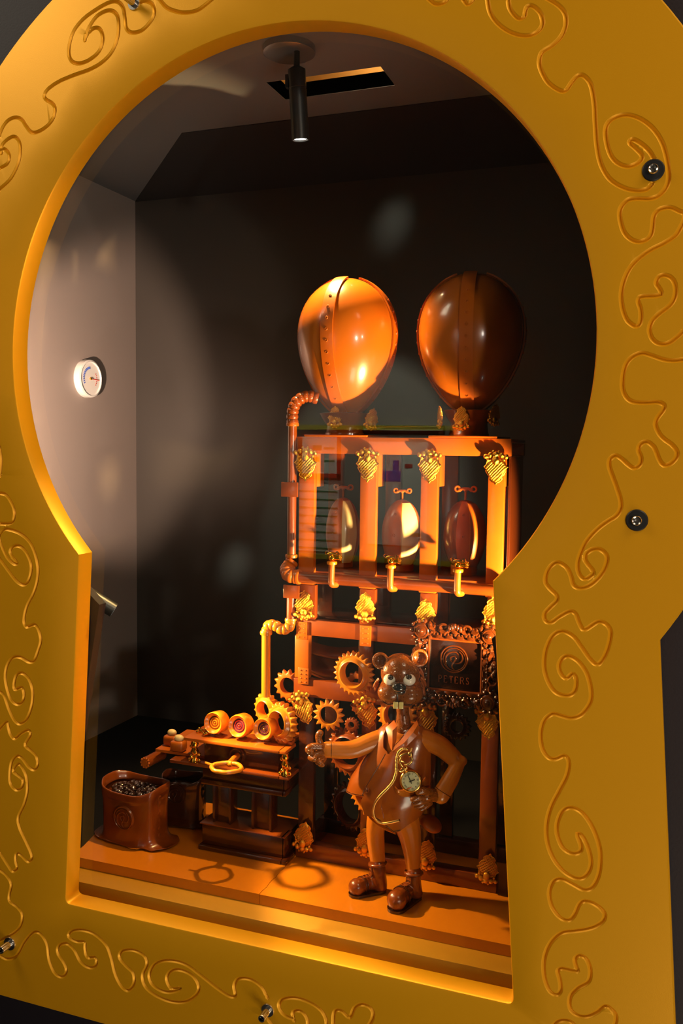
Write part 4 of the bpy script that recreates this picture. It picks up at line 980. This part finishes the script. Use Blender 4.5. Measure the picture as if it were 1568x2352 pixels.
# gauges
for (x, y, rpx, lab, dm) in ((490, 1661, 25, 'leftmost, with a tan dial', 'cara'), (546, 1668, 26, 'middle, with a red dial', 'red'), (603, 1675, 25, 'rightmost, before the thick gear', 'purple')):
    Y = YC+0.0; p = at(x, y, Y); r = sz(rpx, p); nrm = V((-0.08, -0.98, 0.12)).normalized()
    t = thing('pressure_gauge', 'round caramel gauge on a short stem on the console, '+lab, 'gauge', V((p.x+0.006, Y+0.012, ztp+0.003)), 'gauges on the console')
    Q = -nrm
    MB().lathe([(r*0.62, 0.006), (r*0.68, 0.002), (r*0.84, 0.0005), (r*0.93, -0.0025), (r, 0.0), (r*1.02, 0.004), (r*1.0, 0.024), (r*0.8, 0.027), (0, 0.028)], p, Q, 44).build('housing', 'cara', t, 60)
    MB().lathe([(0, 0.0050), (r*0.64, 0.0050), (r*0.64, 0.0065)], p, Q, 36).build('dial', 'purple' if dm != 'cara' else 'brown', t)
    m = MB(); m.torus(p+Q*0.0048, r*0.46, 0.0010, Q, 28, 6); m.sphere(p+Q*0.0045, 0.0018, 8, 6); m.torus(p+Q*0.0048, r*0.22, 0.0008, Q, 20, 6)
    m.build('dial_ring', dm if dm != 'purple' else 'brass', t)
    MB().lathe([(0.0085, 0.0), (0.0085, 0.002), (0.0052, 0.003), (0.0052, p.z-r*0.9-ztp-0.003)], V((p.x+0.003, Y+0.014, ztp+0.0032)), (0, 0, 1), 24).build('stem', 'brown', t)
# winding key
kc = at(520, 1763, YC-0.060)
wk = thing('winding_key', 'shiny caramel winding key with an oval bow sticking out of the console front', 'key', kc)
k0 = at(545, 1735, YC-0.002); k1 = at(526, 1755, YC-0.036)
MB().tube([k0, k1], 0.0058, 18).build('shaft', 'milk', wk)
MB().torus(k0+V((0, -0.002, 0)), 0.014, 0.0028, (0, 1, 0), 30, 8).build('keyhole_ring', 'dark', wk)
m = MB(); pts = []
ux = V((1, 0, 0.0)); uy = V((0, -1, 0.03)).normalized()
for i in range(49):
    a = 2*PI*i/48; rx = 0.025*(1+0.10*math.cos(2*a)); ry = 0.024*(1+0.10*math.cos(3*a)**2); pts.append(kc+ux*rx*math.cos(a)+uy*ry*math.sin(a))
m.tube(pts, 0.0038, 10, caps=False); m.tube([k1, kc-uy*0.022], 0.0042, 10); m.tube([kc-ux*0.024, kc-ux*0.042+V((0, 0, 0.003))], [0.003, 0.0022], 8)
m.build('bow', 'cara', wk)

# ================================================================ SACKS
def sack(label, px0, px1, ptop, pbot, Yc, mt, em, seed, yaw=0, eml=None):
    pb = atz((px0+px1)/2, pbot, ZB+0.001); W = sz((px1-px0)/2, pb)*1.0
    zt = at((px0+px1)/2, ptop, pb.y+0.03).z; H = zt-ZB-0.001
    c = V((pb.x, pb.y+W*0.55, ZB+0.0015)); t = thing('coffee_sack', label, 'sack', c)
    rnd = random.Random(seed); ph = [rnd.random()*6 for _ in range(6)]
    N = 64; rows = []; Lr = [(1.04, 0.0), (1.02, 0.012), (0.97, 0.05), (0.93, 0.15), (0.93, 0.35), (0.94, 0.6), (0.95, 0.80), (0.985, 0.83), (0.985, 0.93), (1.0, 1.0), (0.97, 1.0), (0.94, 0.94), (0.91, 0.86)]
    rot = Matrix.Rotation(math.radians(yaw), 3, 'Z')
    for k, h in Lr:
        row = []
        for i in range(N):
            a = 2*PI*i/N; ca, sa = math.cos(a), math.sin(a)
            rx = abs(ca)**0.55*(1 if ca > 0 else -1); ry = abs(sa)**0.55*(1 if sa > 0 else -1)
            wob = 1+0.015*math.sin(3*a+ph[0]+h*4)+0.012*math.sin(7*a+ph[1])*(0.4+h)+0.05*math.exp(-((a if a < PI else a-2*PI)/0.22)**2)*math.sin(h*22)
            fl = (1 if h > 0.06 else 1+(0.05*math.sin(5*a+ph[3])**2+0.34*abs(ca)**5)*(1-h/0.06))*(1+0.05*abs(ca)**8*h**4)
            zz = H*h*(1+(0.045*math.cos(2*a)+0.035*sa)*(h if h > 0.8 else 0))
            row.append(c+rot @ V((rx*W*k*wob*fl, ry*W*0.66*k*wob*fl, zz+ (0.004*abs(math.sin(4*a+ph[5])) if h < 0.01 else 0))))
        rows.append(row)
    b = MB(); vs = [p for r in rows for p in r]; fs = []
    for i in range(len(rows)-1):
        for j in range(N): fs.append((i*N+j, i*N+(j+1) % N, (i+1)*N+(j+1) % N, (i+1)*N+j))
    b.add(vs, fs)
    me = evalmesh(b.mesh('tmp', None, 0), [('SOLIDIFY', dict(thickness=0.0016, offset=-1)), ('SUBSURF', dict(levels=1, render_levels=1))], 'bag', mt)
    o = bpy.data.objects.new('bag', me); COL.objects.link(o); adopt(o, t)
    # seam strip down the right side and a fold band under the mouth
    sp = [c+rot @ V((W*0.97*k, -W*0.10, H*h)) for k, h in ((1.0, 0.04), (0.97, 0.3), (0.98, 0.6), (1.0, 0.9))]
    m = MB(); q = catmull(sp, 8); m.tube(q, [0.003+0.0012*math.sin(i*1.7) for i in range(len(q))], 8); m.build('side_seam', mt, t)
    ec = at(em[0], em[1], c.y-W*0.64-0.001); m = MB(); r = sz(em[2], ec); nrm = rot @ V((0, -1, 0)); ux = rot @ V((1, 0, 0))
    ec = at(em[0], em[1], c.y-W*0.645)
    m.lathe([(0, -0.0035), (r*0.9, -0.003), (r, 0.0), (r, 0.006), (0, 0.008)], ec, -nrm, 40); m.build('seal_disc', mt, t)
    m = MB(); emblem(m, ec+nrm*0.004, r*0.92, ux, V((0, 0, 1)), None, 0.0010); m.build('seal_emblem', mt, t)
    MB().lathe([(0, 0.004), (W*0.5, 0.002), (W*0.80, 0)], V((c.x, c.y, ZB+H*0.83)), (0, 0, 1), 30).xf(Matrix.Translation(c) @ Matrix.Diagonal((1, 0.66, 1, 1)) @ Matrix.Translation(-c)).build('bean_bed', 'vdark', t)
    return c, W, H
beanm = MB().sphere((0, 0, 0), (0.0078, 0.0058, 0.0040), 12, 8)
for v_i, v_ in enumerate(beanm.v):
    if v_[2] > 0.0015 and abs(v_[1]) < 0.0012: beanm.v[v_i] = (v_[0], v_[1], v_[2]-0.0010)
BEAN = beanm.mesh('coffee_bean', 'vdark', 60)
def beans(c, W, H, n, seed, lab, group):
    rnd = random.Random(seed); got = []
    for _ in range(900):
        if len(got) >= n: break
        a = rnd.random()*2*PI; r = math.sqrt(rnd.random())*0.74
        p = V((c.x+W*r*math.cos(a), c.y+W*0.64*r*math.sin(a), ZB+H*0.83+0.006+0.006*(1-r)))
        if all((p-g).length > 0.0088 for g in got):
            got.append(p); o = bpy.data.objects.new('coffee_bean', BEAN); COL.objects.link(o); o.location = p
            o.rotation_euler = (rnd.uniform(-0.5, 0.5), rnd.uniform(-0.5, 0.5), rnd.random()*PI); tag(o, lab, 'coffee bean', group)
cS, WS, HS = sack('orange-brown chocolate sack with a round swirl seal, front one at the far left', 212, 364, 1796, 1940, 1.40, 'brown', (285, 1878, 28), 1, yaw=-6)
beans(cS, WS, HS, 48, 11, 'glossy dark coffee bean in the open mouth of the front left sack', 'beans in the front sack')
cS2, WS2, HS2 = sack('dark shaded chocolate sack with swirl seal standing half behind the front sack and console', 362, 458, 1776, 1899, 1.5, 'dark', (404, 1822, 24), 2, yaw=8)  # shade on this sack is put into its colour with the dark chocolate

# ================================================================ THE FIGURINE
BY = 1.385
def A3(x, y, d=0.0): return at(x, y, BY+d)
K = sz(1, A3(905, 1800))      # metres per pixel at the figurine
fg = thing('beaver_figurine', 'chocolate beaver figurine in an open vest and boots giving a thumbs up', 'figurine', atz(885, 2060, ZB))
# boots
def boot(toe, mid, heel, shaft, cuff, rt, side):
    t = atz(toe[0], toe[1], ZB+rt*K); m_ = atz(mid[0], mid[1], ZB+rt*K*0.95); h = atz(heel[0], heel[1], ZB+15*K)
    Yh = h.y
    s1 = at(shaft[0], shaft[1], Yh-0.003); s2 = at(cuff[0], cuff[1], Yh-0.002)
    b = MB()
    b.sphere(t, (rt*K*1.0, rt*K*1.0, rt*K*0.98), 20, 14)
    limb(b, [(t, rt*K*0.93), (m_, rt*K*0.86), (h, 15*K)]); limb(b, [(h+V((0, 0, 0)), 16*K), (s1, 18*K), (s2, 18*K)])
    o = blob('boot', b, 0.0013, 'brown', fg, 4)
    for v in o.data.vertices:
        if v.co.z < ZB+0.003: v.co.z = ZB+0.003
    # sole
    dirv = (h-t); dirv.z = 0; dirv.normalize(); per = V((-dirv.y, dirv.x, 0)); out = []
    L_ = (V((h.x, h.y, 0))-V((t.x, t.y, 0))).length
    for i in range(40):
        a = 2*PI*i/40; u = math.cos(a); w2 = math.sin(a); wd = (rt*K*0.94 if u < 0 else 14*K); c = V((t.x, t.y, 0)).lerp(V((h.x, h.y, 0)), 0.0 if u < 0 else 1.0)
        out.append(V((c.x, c.y, ZB+0.0004))+dirv*u*wd+per*w2*wd)
    MB().prism(out, (0, 0, 0.0042)).build('sole', 'vdark', fg)
    MB().torus(s2+V((0, 0, -0.001)), 19*K, 3.6*K, (s2-s1), 30, 10).build('boot_cuff', 'brown', fg)
    # toe cap seam, lacing
    mm = MB(); ax = (m_-t).normalized(); base = t.lerp(m_, 0.38)
    mm.torus(base, rt*K*0.97, 1.0*K, ax, 36, 6); mm.torus(base+ax*0.004, rt*K*0.955, 0.8*K, ax, 36, 6); mm.build('toe_seam', 'dark', fg)
    mm = MB(); 
    f = (V((t.x, t.y, 0))-V((h.x, h.y, 0))).normalized(); UZ = V((0, 0, 1))
    path = catmull([t.lerp(m_, 0.55)+UZ*rt*K*0.93, m_.lerp(s1, 0.38)+f*8*K+UZ*9*K, s1+f*18.6*K, s2+f*18.6*K-UZ*5*K], 4)
    mm.tube([path[0]-per*6.5*K]+[q-per*6.5*K for q in path[1:]], 1.2*K, 6); mm.tube([q+per*6.5*K for q in path], 1.2*K, 6)
    for q in path[::2]: mm.tube([q-per*6.5*K, q+UZ*0.0006+f*0.0006, q+per*6.5*K], 1.5*K, 8)
    mm.build('laces', 'brown', fg)
    return Yh
y1 = boot((819, 2037), (848, 2027), (874, 2034), (869, 2003), (867, 1982), 20, 0)
y2 = boot((911, 2067), (936, 2045), (955, 2050), (949, 2022), (950, 2003), 23, 1)
d1 = y1-BY; d2 = y2-BY
# continuous body: trunk, legs, both sleeves
b = MB()
b.sphere(A3(896, 1848, 0.0), (58*K, 46*K, 42*K), 28, 18); b.sphere(A3(904, 1795), (66*K, 50*K, 60*K), 28, 18)
b.sphere(A3(924, 1722), (52*K, 38*K, 50*K), 24, 16); b.sphere(A3(928, 1690), (58*K, 28*K, 20*K), 24, 12)
limb(b, [(A3(872, 1862, d1*0.5), 29*K), (A3(862, 1905, d1*0.8), 22*K), (A3(864, 1945, d1), 20.5*K), (A3(868, 1984, d1), 17*K)])
limb(b, [(A3(928, 1872, d2*0.4), 36*K), (A3(940, 1915, d2*0.8), 27*K), (A3(946, 1955, d2), 21*K), (A3(949, 2004, d2), 14.5*K)])
limb(b, [(A3(888, 1692, 0.0), 22*K), (A3(850, 1706, -0.012), 22*K), (A3(806, 1722, -0.026), 20.5*K), (A3(751, 1722, -0.042), 18.5*K)])
limb(b, [(A3(975, 1697, 0.0), 24*K), (A3(1012, 1715, 0.0), 23*K), (A3(1046, 1744, 0.0), 19*K), (A3(1062, 1748, 0.0), 11*K)])
limb(b, [(A3(1054, 1748, 0.0), 15*K), (A3(1034, 1790, -0.01), 19*K), (A3(1012, 1826, -0.02), 20*K)])
blob('body', b, 0.0016, 'suit', fg, 5)
# elbow point, sleeve seams
mm = MB()
def ring_dots(mm, c, ax, R, n, r, a0=0, a1=2*PI):
    mm.torus(c, R, 0.5*K, ax, 40, 6)
    ax = V(ax).normalized(); q = ax.to_track_quat('Z', 'Y').to_matrix()
    for i in range(n): a = a0+(a1-a0)*i/n; mm.sphere(V(c)+q @ V((R*math.cos(a), R*math.sin(a), 0)), r, 6, 5)
ring_dots(mm, A3(760, 1721, -0.040), A3(806, 1722, -0.026)-A3(751, 1722, -0.042), 18.8*K, 30, 0.75*K)
ring_dots(mm, A3(1017, 1818, -0.018), A3(1034, 1790, -0.01)-A3(1012, 1826, -0.02), 20.0*K, 30, 0.75*K)
mm.build('stitching', 'vdark', fg)
# waist strap with button
pts = [A3(832, 1838, -0.028), A3(840, 1862, -0.034), A3(856, 1884, -0.036), A3(880, 1902, -0.034), A3(905, 1912, -0.03)]
mm = MB(); g = []
for p in catmull(pts, 6): g.append([p+V((-4*K, 0.002, 4*K)), p+V((0, -0.002, 0)), p+V((4*K, 0.002, -4*K))])
mm.sheet(g, 0.002); mm.build('trouser_strap', 'milk', fg)
mm = MB(); mm.torus(A3(845, 1866, -0.040), 4.2*K, 1.6*K, (0.2, 1, 0), 18, 8); mm.sphere(A3(845, 1866, -0.038), 3*K); mm.build('button', 'dark', fg)

# vest: shell around the trunk, open along a seam left of the middle
prof = [(1664, 930, 40, 22), (1680, 929, 60, 34), (1705, 925, 68, 44), (1735, 918, 74, 54), (1765, 911, 82, 62), (1795, 905, 88, 66), (1825, 901, 86, 67), (1860, 904, 70, 58), (1895, 912, 56, 46)]
def prow(y):
    for i in range(len(prof)-1):
        if y <= prof[i+1][0]:
            t = (y-prof[i][0])/(prof[i+1][0]-prof[i][0]); return [prof[i][k]+(prof[i+1][k]-prof[i][k])*t for k in (1, 2, 3)]
    return prof[-1][1:]
def interp(tab, x):
    for i in range(len(tab)-1):
        if x <= tab[i+1][0]: t = (x-tab[i][0])/(tab[i+1][0]-tab[i][0]); return tab[i][1]+(tab[i+1][1]-tab[i][1])*t
    return tab[-1][1]
hem = [(-390, 1858), (-372, 1874), (-355, 1893), (-340, 1888), (-320, 1872), (-270, 1850), (-180, 1835), (-110, 1832), (-92, 1828), (-75, 1824), (-55, 1819), (-30, 1814)]
neck = [(-390, 1716), (-375, 1700), (-345, 1676), (-320, 1664), (-180, 1662), (-60, 1664), (-45, 1676), (-30, 1708), (-16, 1716)]
def vpt(phi, y, extra=0.0):
    cx_, hw, hd = prow(y); a = math.radians(phi)
    base = A3(cx_, y); fl = extra
    # the left flap swings outwards near its hem
    if -120 < phi < -20 and y > 1740: fl += (y-1740)/85*22*math.sin(PI*(phi+120)/100)
    r_x = (hw+fl)*K; r_y = (hd+fl)*K
    return V((base.x+math.sin(a)*r_x, base.y-math.cos(a)*r_y, base.z))
g = []
NV = 26; NU = 88
for i in range(NV+1):
    v = i/NV; row = []
    for j in range(NU+1):
        u = j/NU
        ss = -16-16*v; phi = ss-(360-4)*u
        yt = interp(neck, max(-390, min(-16, -16-374*u))); yb = interp(hem, max(-390, min(-30, -30-360*u)))
        y = yt+(yb-yt)*v
        row.append(vpt(phi, y, 0 if u < 0.5 else -2))
    g.append(row)
vest = MB().sheet(g, 0.0022).build('vest', 'vest', fg, 60)
# overlapping right front placket with stitches
mm = MB()
def stitch(mm, P):
    mm.tube(P, 0.45*K, 5)
    for p in P: mm.sphere(p, 0.95*K, 6, 5)
stitch(mm, [vpt(-16-16*v-2.5, 1716+98*v, 1.8) for v in [0.04+0.92*i/33 for i in range(34)]])
stitch(mm, [vpt(-32-356*u, interp(hem, -30-360*u)-2.5, 1.8) for u in [i/29*0.20 for i in range(30)]])
stitch(mm, [vpt(-32-356*u, interp(hem, max(-390, -30-360*u))-3, 0.5) for u in [0.86+i/29*0.14 for i in range(30)]])
mm.build('stitching', 'vdark', fg)
# placket strip under the seam
g = []
for i in range(14):
    y = 1718+i*(1858-1718)/13; v = (y-1716)/98; ss = -16-16*min(v, 1.15)
    g.append([vpt(ss-1, y, 0.5), vpt(ss+8, y, 2.2), vpt(ss+20, y, 2.0), vpt(ss+30, y, 1.0)])
MB().sheet(g, 0.0016).build('placket', 'vest', fg)
mm = MB(); bc = vpt(-27, 1797, 5); mm.torus(bc, 5.2*K, 2.0*K, (0.4, 1, 0), 20, 8); mm.sphere(bc+V((0, 0.001, 0)), 4*K, 10, 7); mm.build('button', 'brown', fg)
# lapels
def strip(pts, name, mt='milk', th=0.0022):
    g = [[at(x0, y0, Y0), at((x0+x1)/2, (y0+y1)/2, (Y0+Y1)/2-0.003), at(x1, y1, Y1)] for (x0, y0, Y0, x1, y1, Y1) in pts]
    MB().sheet(g, th).build(name, mt, fg)
Yv = BY-0.038
strip([(957, 1655, BY-0.018, 962, 1672, BY-0.022), (940, 1676, Yv+0.004, 957, 1690, Yv+0.002), (920, 1700, Yv-0.006, 934, 1712, Yv-0.004), (899, 1722, Yv-0.008, 903, 1728, Yv-0.008)], 'lapel', 'milk')
strip([(886, 1672, BY-0.026, 905, 1655, BY-0.02), (891, 1690, Yv, 912, 1668, Yv+0.006), (893, 1706, Yv-0.005, 909, 1700, Yv), (899, 1722, Yv-0.008, 901, 1724, Yv-0.008)], 'lapel', 'milk')
strip([(918, 1700, Yv, 938, 1676, Yv+0.010), (906, 1712, Yv-0.002, 921, 1700, Yv+0.004)], 'shirt_collar', 'brown', 0.0018)
# pocket
tl = [(907, 1807), (916, 1815), (933, 1813), (957, 1802), (972, 1793), (976, 1785)]; bl_ = [(910, 1822), (922, 1828), (936, 1829), (955, 1824), (968, 1818), (977, 1806)]
g = []
TT = catmull([V((x, y, 0)) for x, y in tl], 5); BB = catmull([V((x, y, 0)) for x, y in bl_], 5); n_ = len(TT)
for k in range(5):
    row = []
    for i in range(n_):
        p = TT[i].lerp(BB[i], k/4); bul = math.sin(PI*i/(n_-1))*(1-k/4)
        row.append(at(p.x, p.y, BY-0.049-0.010*bul-0.002*k/4+0.016*max(0, (p.x-940)/40)))
    g.append(row)
MB().sheet(g, 0.0022).build('pocket', 'vest', fg)
MB().tube([r for r in g[0]], 1.6*K, 8).build('pocket_rim', 'milk', fg)

# neck and head
hb = A3(918, 1572, -0.010)
Fv = (-hb).normalized(); Fv.z *= 0.3; Fv.normalize(); Rv = V((-Fv.y, Fv.x, 0)).normalized()
if Rv.x < 0: Rv = -Rv
Uv = V((0, 0, 1))
def hd(x, y, f=0.0): return hb+Rv*((x-918)*K)+Uv*((1572-y)*K)+Fv*(f*K)
rotH = Matrix((Rv, -Fv, Uv)).transposed()
nk = MB(); limb(nk, [(hd(923, 1612, -8), 17*K), (hd(926, 1640, -8), 14*K), (hd(928, 1672, -6), 20*K)]); blob('neck', nk, 0.0014, 'fur', fg, 3)
h = MB()
h.sphere(hd(918, 1547, -4), (44*K, 42*K, 46*K), 30, 20, rotH)
h.sphere(hd(921, 1585, -6), (50*K, 44*K, 38*K), 30, 20, rotH)
h.sphere(hd(898, 1588, 18), (30*K, 28*K, 25*K), 24, 16, rotH); h.sphere(hd(938, 1590, 18), (33*K, 28*K, 25*K), 24, 16, rotH)
h.sphere(hd(917, 1577, 32), (17*K, 18*K, 15*K), 20, 14, rotH)
h.sphere(hd(921, 1608, 8), (30*K, 30*K, 18*K), 20, 14, rotH)
blob('head', h, 0.0014, 'fur', fg, 4)
# philtrum and mouth line
mm = MB(); mm.tube([hd(913.5, 1578, 49), hd(913.5, 1590, 47), hd(914, 1603, 41)], 1.5*K, 8)
mm.tube(catmull([hd(876, 1600, 24), hd(888, 1610, 34), hd(902, 1609, 40), hd(914, 1602, 42), hd(926, 1610, 40), hd(944, 1611, 33), hd(958, 1602, 22)], 5), 1.4*K, 8); mm.build('mouth_line', 'vdark', fg)
for (x, y, r, px_, py_) in ((895, 1556, 14, 897, 1549.5), (938.5, 1555, 14.5, 937.5, 1547.5)):
    c = hd(x, y, 30); o = MB().sphere(c, (r*K, r*K*0.95, r*K*0.92), 24, 16, rotH).build('eye', 'eyewhite', fg)
    p = MB(); p.sphere(hd(px_, py_, 38.5), 6.8*K, 18, 12); p = p.build('pupil', 'pupil', None); p.parent = o
MB().sphere(hd(916.5, 1569, 50), (16*K, 11*K, 12*K), 24, 16, rotH).sphere(hd(919, 1578, 47), (12*K, 9*K, 9*K), 20, 12, rotH).build('nose', 'nose', fg)
for x in (909.5, 921.5):
    a = hd(x-5.5, 1604, 41); q = hd(x+5.5, 1620, 45); c = hd(x, 1611.5, 41)
    bx = MB().bbox((-5.4*K, -2.5*K, -8*K), (5.4*K, 2.5*K, 8*K), 1.5*K); bx.xf(Matrix.Translation(c) @ rotH.to_4x4()); bx.build('tooth', 'tooth', fg)
for (x, y, r, yaw) in ((875, 1518, 19, -12), (959, 1509, 20, 12)):
    c = hd(x, y, 2); ax = (Fv+Rv*(yaw*0.02)+Uv*0.0).normalized(); b = MB()
    b.lathe([(0, -r*0.30*K), (r*0.55*K, -r*0.28*K), (r*0.9*K, -r*0.05*K), (r*1.02*K, r*0.28*K), (r*0.95*K, r*0.46*K), (r*0.76*K, r*0.44*K), (r*0.66*K, r*0.20*K), (r*0.60*K, -0.12*r*K), (r*0.4*K, -0.22*r*K), (0, -0.25*r*K)], c, ax, 36)
    o = b.build('ear', 'fur', fg, 80)
mm = MB()
rnd = random.Random(9)
for k in range(16):
    sgn = 1 if k < 11 else -1; y = 1530+rnd.random()*52; x = 918+sgn*(42+rnd.random()*5+(y-1530)*0.12)
    p0 = hd(x, y, -2-rnd.random()*14); p1 = hd(x+sgn*(7+rnd.random()*5), y+16+rnd.random()*10, -6-rnd.random()*12)
    mm.tube([p0, p0.lerp(p1, 0.5)+Rv*sgn*1.5*K, p1], [2.6*K, 2.2*K, 0.5*K], 7)
mm.build('fur_tufts', 'milk', fg)

# hands
def finger(b, pts): limb(b, [(A3(x, y, d), r*K) for x, y, d, r in pts], 12)
b = MB(); b.sphere(A3(739, 1723, -0.045), (15*K, 15*K, 19*K), 18, 12); limb(b, [(A3(757, 1722, -0.041), 15*K), (A3(745, 1722, -0.044), 15*K)])
finger(b, [(739, 1716, -0.050, 9), (733, 1702, -0.052, 7.8), (731, 1690, -0.050, 7.6), (735, 1684, -0.048, 8.2)])
blob('hand', b, 0.0011, 'fur', fg, 3)
for k, f in enumerate(([(737, 1715, -0.054, 8.5), (718, 1715, -0.062, 8.5), (708, 1721, -0.066, 8.5), (714, 1728, -0.068, 7.5)],
          [(738, 1729, -0.054, 8), (722, 1735, -0.064, 8), (713, 1740, -0.066, 7.6), (722, 1744, -0.070, 6.6)],
          [(740, 1739, -0.052, 7), (732, 1744, -0.062, 7), (728, 1750, -0.064, 6.4), (735, 1753, -0.066, 5.6)],
          [(744, 1742, -0.044, 6.5), (738, 1751, -0.052, 6.5), (736, 1756, -0.054, 6), (741, 1757, -0.056, 5.2)])):
    b = MB(); finger(b, f); blob('finger', b, 0.0010, 'fur', fg, 2)
b = MB(); limb(b, [(A3(1010, 1828, -0.020), 15*K), (A3(992, 1826, -0.030), 15*K), (A3(978, 1828, -0.040), 14*K)])
finger(b, [(985, 1820, -0.040, 9), (972, 1816, -0.050, 9.5), (960, 1818, -0.055, 8)]); blob('hand', b, 0.0011, 'fur', fg, 3)
for f in ([(976, 1832, -0.044, 8), (960, 1832, -0.052, 7.5), (948, 1836, -0.056, 6.5)], [(980, 1838, -0.042, 7.5), (964, 1842, -0.050, 7), (950, 1846, -0.054, 6)],
          [(984, 1843, -0.038, 7), (970, 1849, -0.046, 6.5), (956, 1853, -0.050, 5.5)], [(988, 1845, -0.030, 6), (978, 1853, -0.036, 5.5), (966, 1859, -0.040, 5)]):
    b = MB(); finger(b, f); blob('finger', b, 0.0010, 'fur', fg, 2)
# tail
tl_ = A3(990, 1892, 0.035)
b = MB(); b.sphere(tl_, (27*K, 30*K, 15*K), 26, 12, Matrix.Rotation(math.radians(28), 3, 'Y')); limb(b, [(A3(955, 1875, 0.035), 14*K), (tl_, 12*K)]); blob('tail', b, 0.0014, 'milk', fg, 3)

# ---- pocket watch with chain
YW = BY-0.054; wc = at(943.5, 1794, YW); wn = V((0.10, -0.97, 0.20)).normalized(); Qw = -wn
pw = thing('pocket_watch', 'brass pocket watch with roman numerals tucked in the vest pocket on a curved chain', 'watch', wc)
r = 25*K
MB().lathe([(r*0.78, -0.0018), (r*0.82, -0.0042), (r*0.94, -0.0036), (r, 0.0), (r*0.96, 0.004), (r*0.6, 0.006), (0, 0.0065)], wc, Qw, 48).build('case', 'brass', pw, 60)
fc = MB().lathe([(0, -0.0023), (r*0.79, -0.0023), (r*0.79, 0.0)], wc, Qw, 44).build('dial', 'dial', pw)
ang0 = math.radians(18)
wu = V((0, 0, 1)); wu = (wu-wn*wu.dot(wn)).normalized(); wx = wu.cross(wn).normalized()
if wx.x < 0: wx = -wx
def wp(x, y, off=0.0027): c, s = math.cos(ang0), math.sin(ang0); return wc+(wx*(x*c-y*s)+wu*(x*s+y*c))*r+wn*off
m = MB()
base = Matrix((wx, wu, wn)).transposed().to_4x4()
for i, tx in enumerate(('XII', 'I', 'II', 'III', 'IV', 'V', 'VI', 'VII', 'VIII', 'IX', 'X', 'XI')):
    a = -2*PI*i/12
    tm = text_mesh(tx, r*0.24, 0.00012, 'ink'); p = wp(-math.sin(a)*0.62, math.cos(a)*0.62, 0.0024)
    tm.xf(Matrix.Translation(p) @ base @ Matrix.Rotation(ang0+a, 4, 'Z')); m.add(tm.v, tm.f)
m.build('numerals', 'ink', fc and pw, 0)
m = MB()
for a, L_, wd in ((math.radians(10), 0.58, 0.0006), (math.radians(-80), 0.42, 0.0008), (math.radians(190), 0.2, 0.0006), (math.radians(100), 0.15, 0.0006)): m.tube([wp(0, 0, 0.0034), wp(-math.sin(a)*L_, math.cos(a)*L_, 0.0034)], wd, 6)
m.build('hands', 'ink', pw)
m = MB(); cr_ = at(927.5, 1767, YW-0.001); d = (cr_-wc).normalized(); m.lathe([(3.5*K, -5*K), (7*K, -4*K), (7.6*K, 0), (7*K, 4*K), (4*K, 6*K)], cr_, d, 20)
for i in range(14): 
    q = d.to_track_quat('Z', 'Y').to_matrix(); m.sphere(cr_+q @ V((7.3*K*math.cos(i*0.449), 7.3*K*math.sin(i*0.449), 0)), (1.1*K, 1.1*K, 3.5*K), 6, 5, q)
m.build('crown', 'brass', pw)
m = MB(); m.torus(at(922, 1760, YW-0.001), 11*K, 2.0*K, (0.5, -0.8, 0.2), 28, 8); m.build('bow', 'brass', pw)
cl = catmull([at(924, 1762, YW-0.003), at(917, 1748, YW-0.004), at(921, 1736, YW-0.004), at(934, 1731, YW-0.003), at(944, 1738, YW-0.002), at(945, 1748, YW-0.003), at(936, 1756, YW-0.004), at(929, 1757, YW-0.004)], 6)
m = MB(); m.tube(cl, 2.8*K, 10); m.sphere(at(942, 1733, YW-0.002), (6*K, 5*K, 7*K)); m.tube([at(942, 1728, YW-0.002), at(946, 1718, YW)], 2*K, 8); m.build('clasp', 'brass', pw)
ch = [(936, 1721, -0.003), (925, 1720, -0.006), (915, 1729, -0.006), (911, 1745, -0.006), (910.5, 1762, -0.007), (909, 1777, -0.008), (903, 1795, -0.009), (890, 1811, -0.010), (873, 1828, -0.010), (861, 1845, -0.006), (857, 1862, 0.0), (860, 1877, 0.004), (868, 1887, 0.008), (880, 1891, 0.010), (896, 1889, 0.010), (917, 1884, 0.008)]
o_, r_ = ribbed([at(x, y, YW+d-(0.003 if y < 1800 else 0.012)) for x, y, d in ch], 3.1*K, 95, 0.16, 6); MB().tube(o_, r_, 10).build('chain', 'brass', pw)
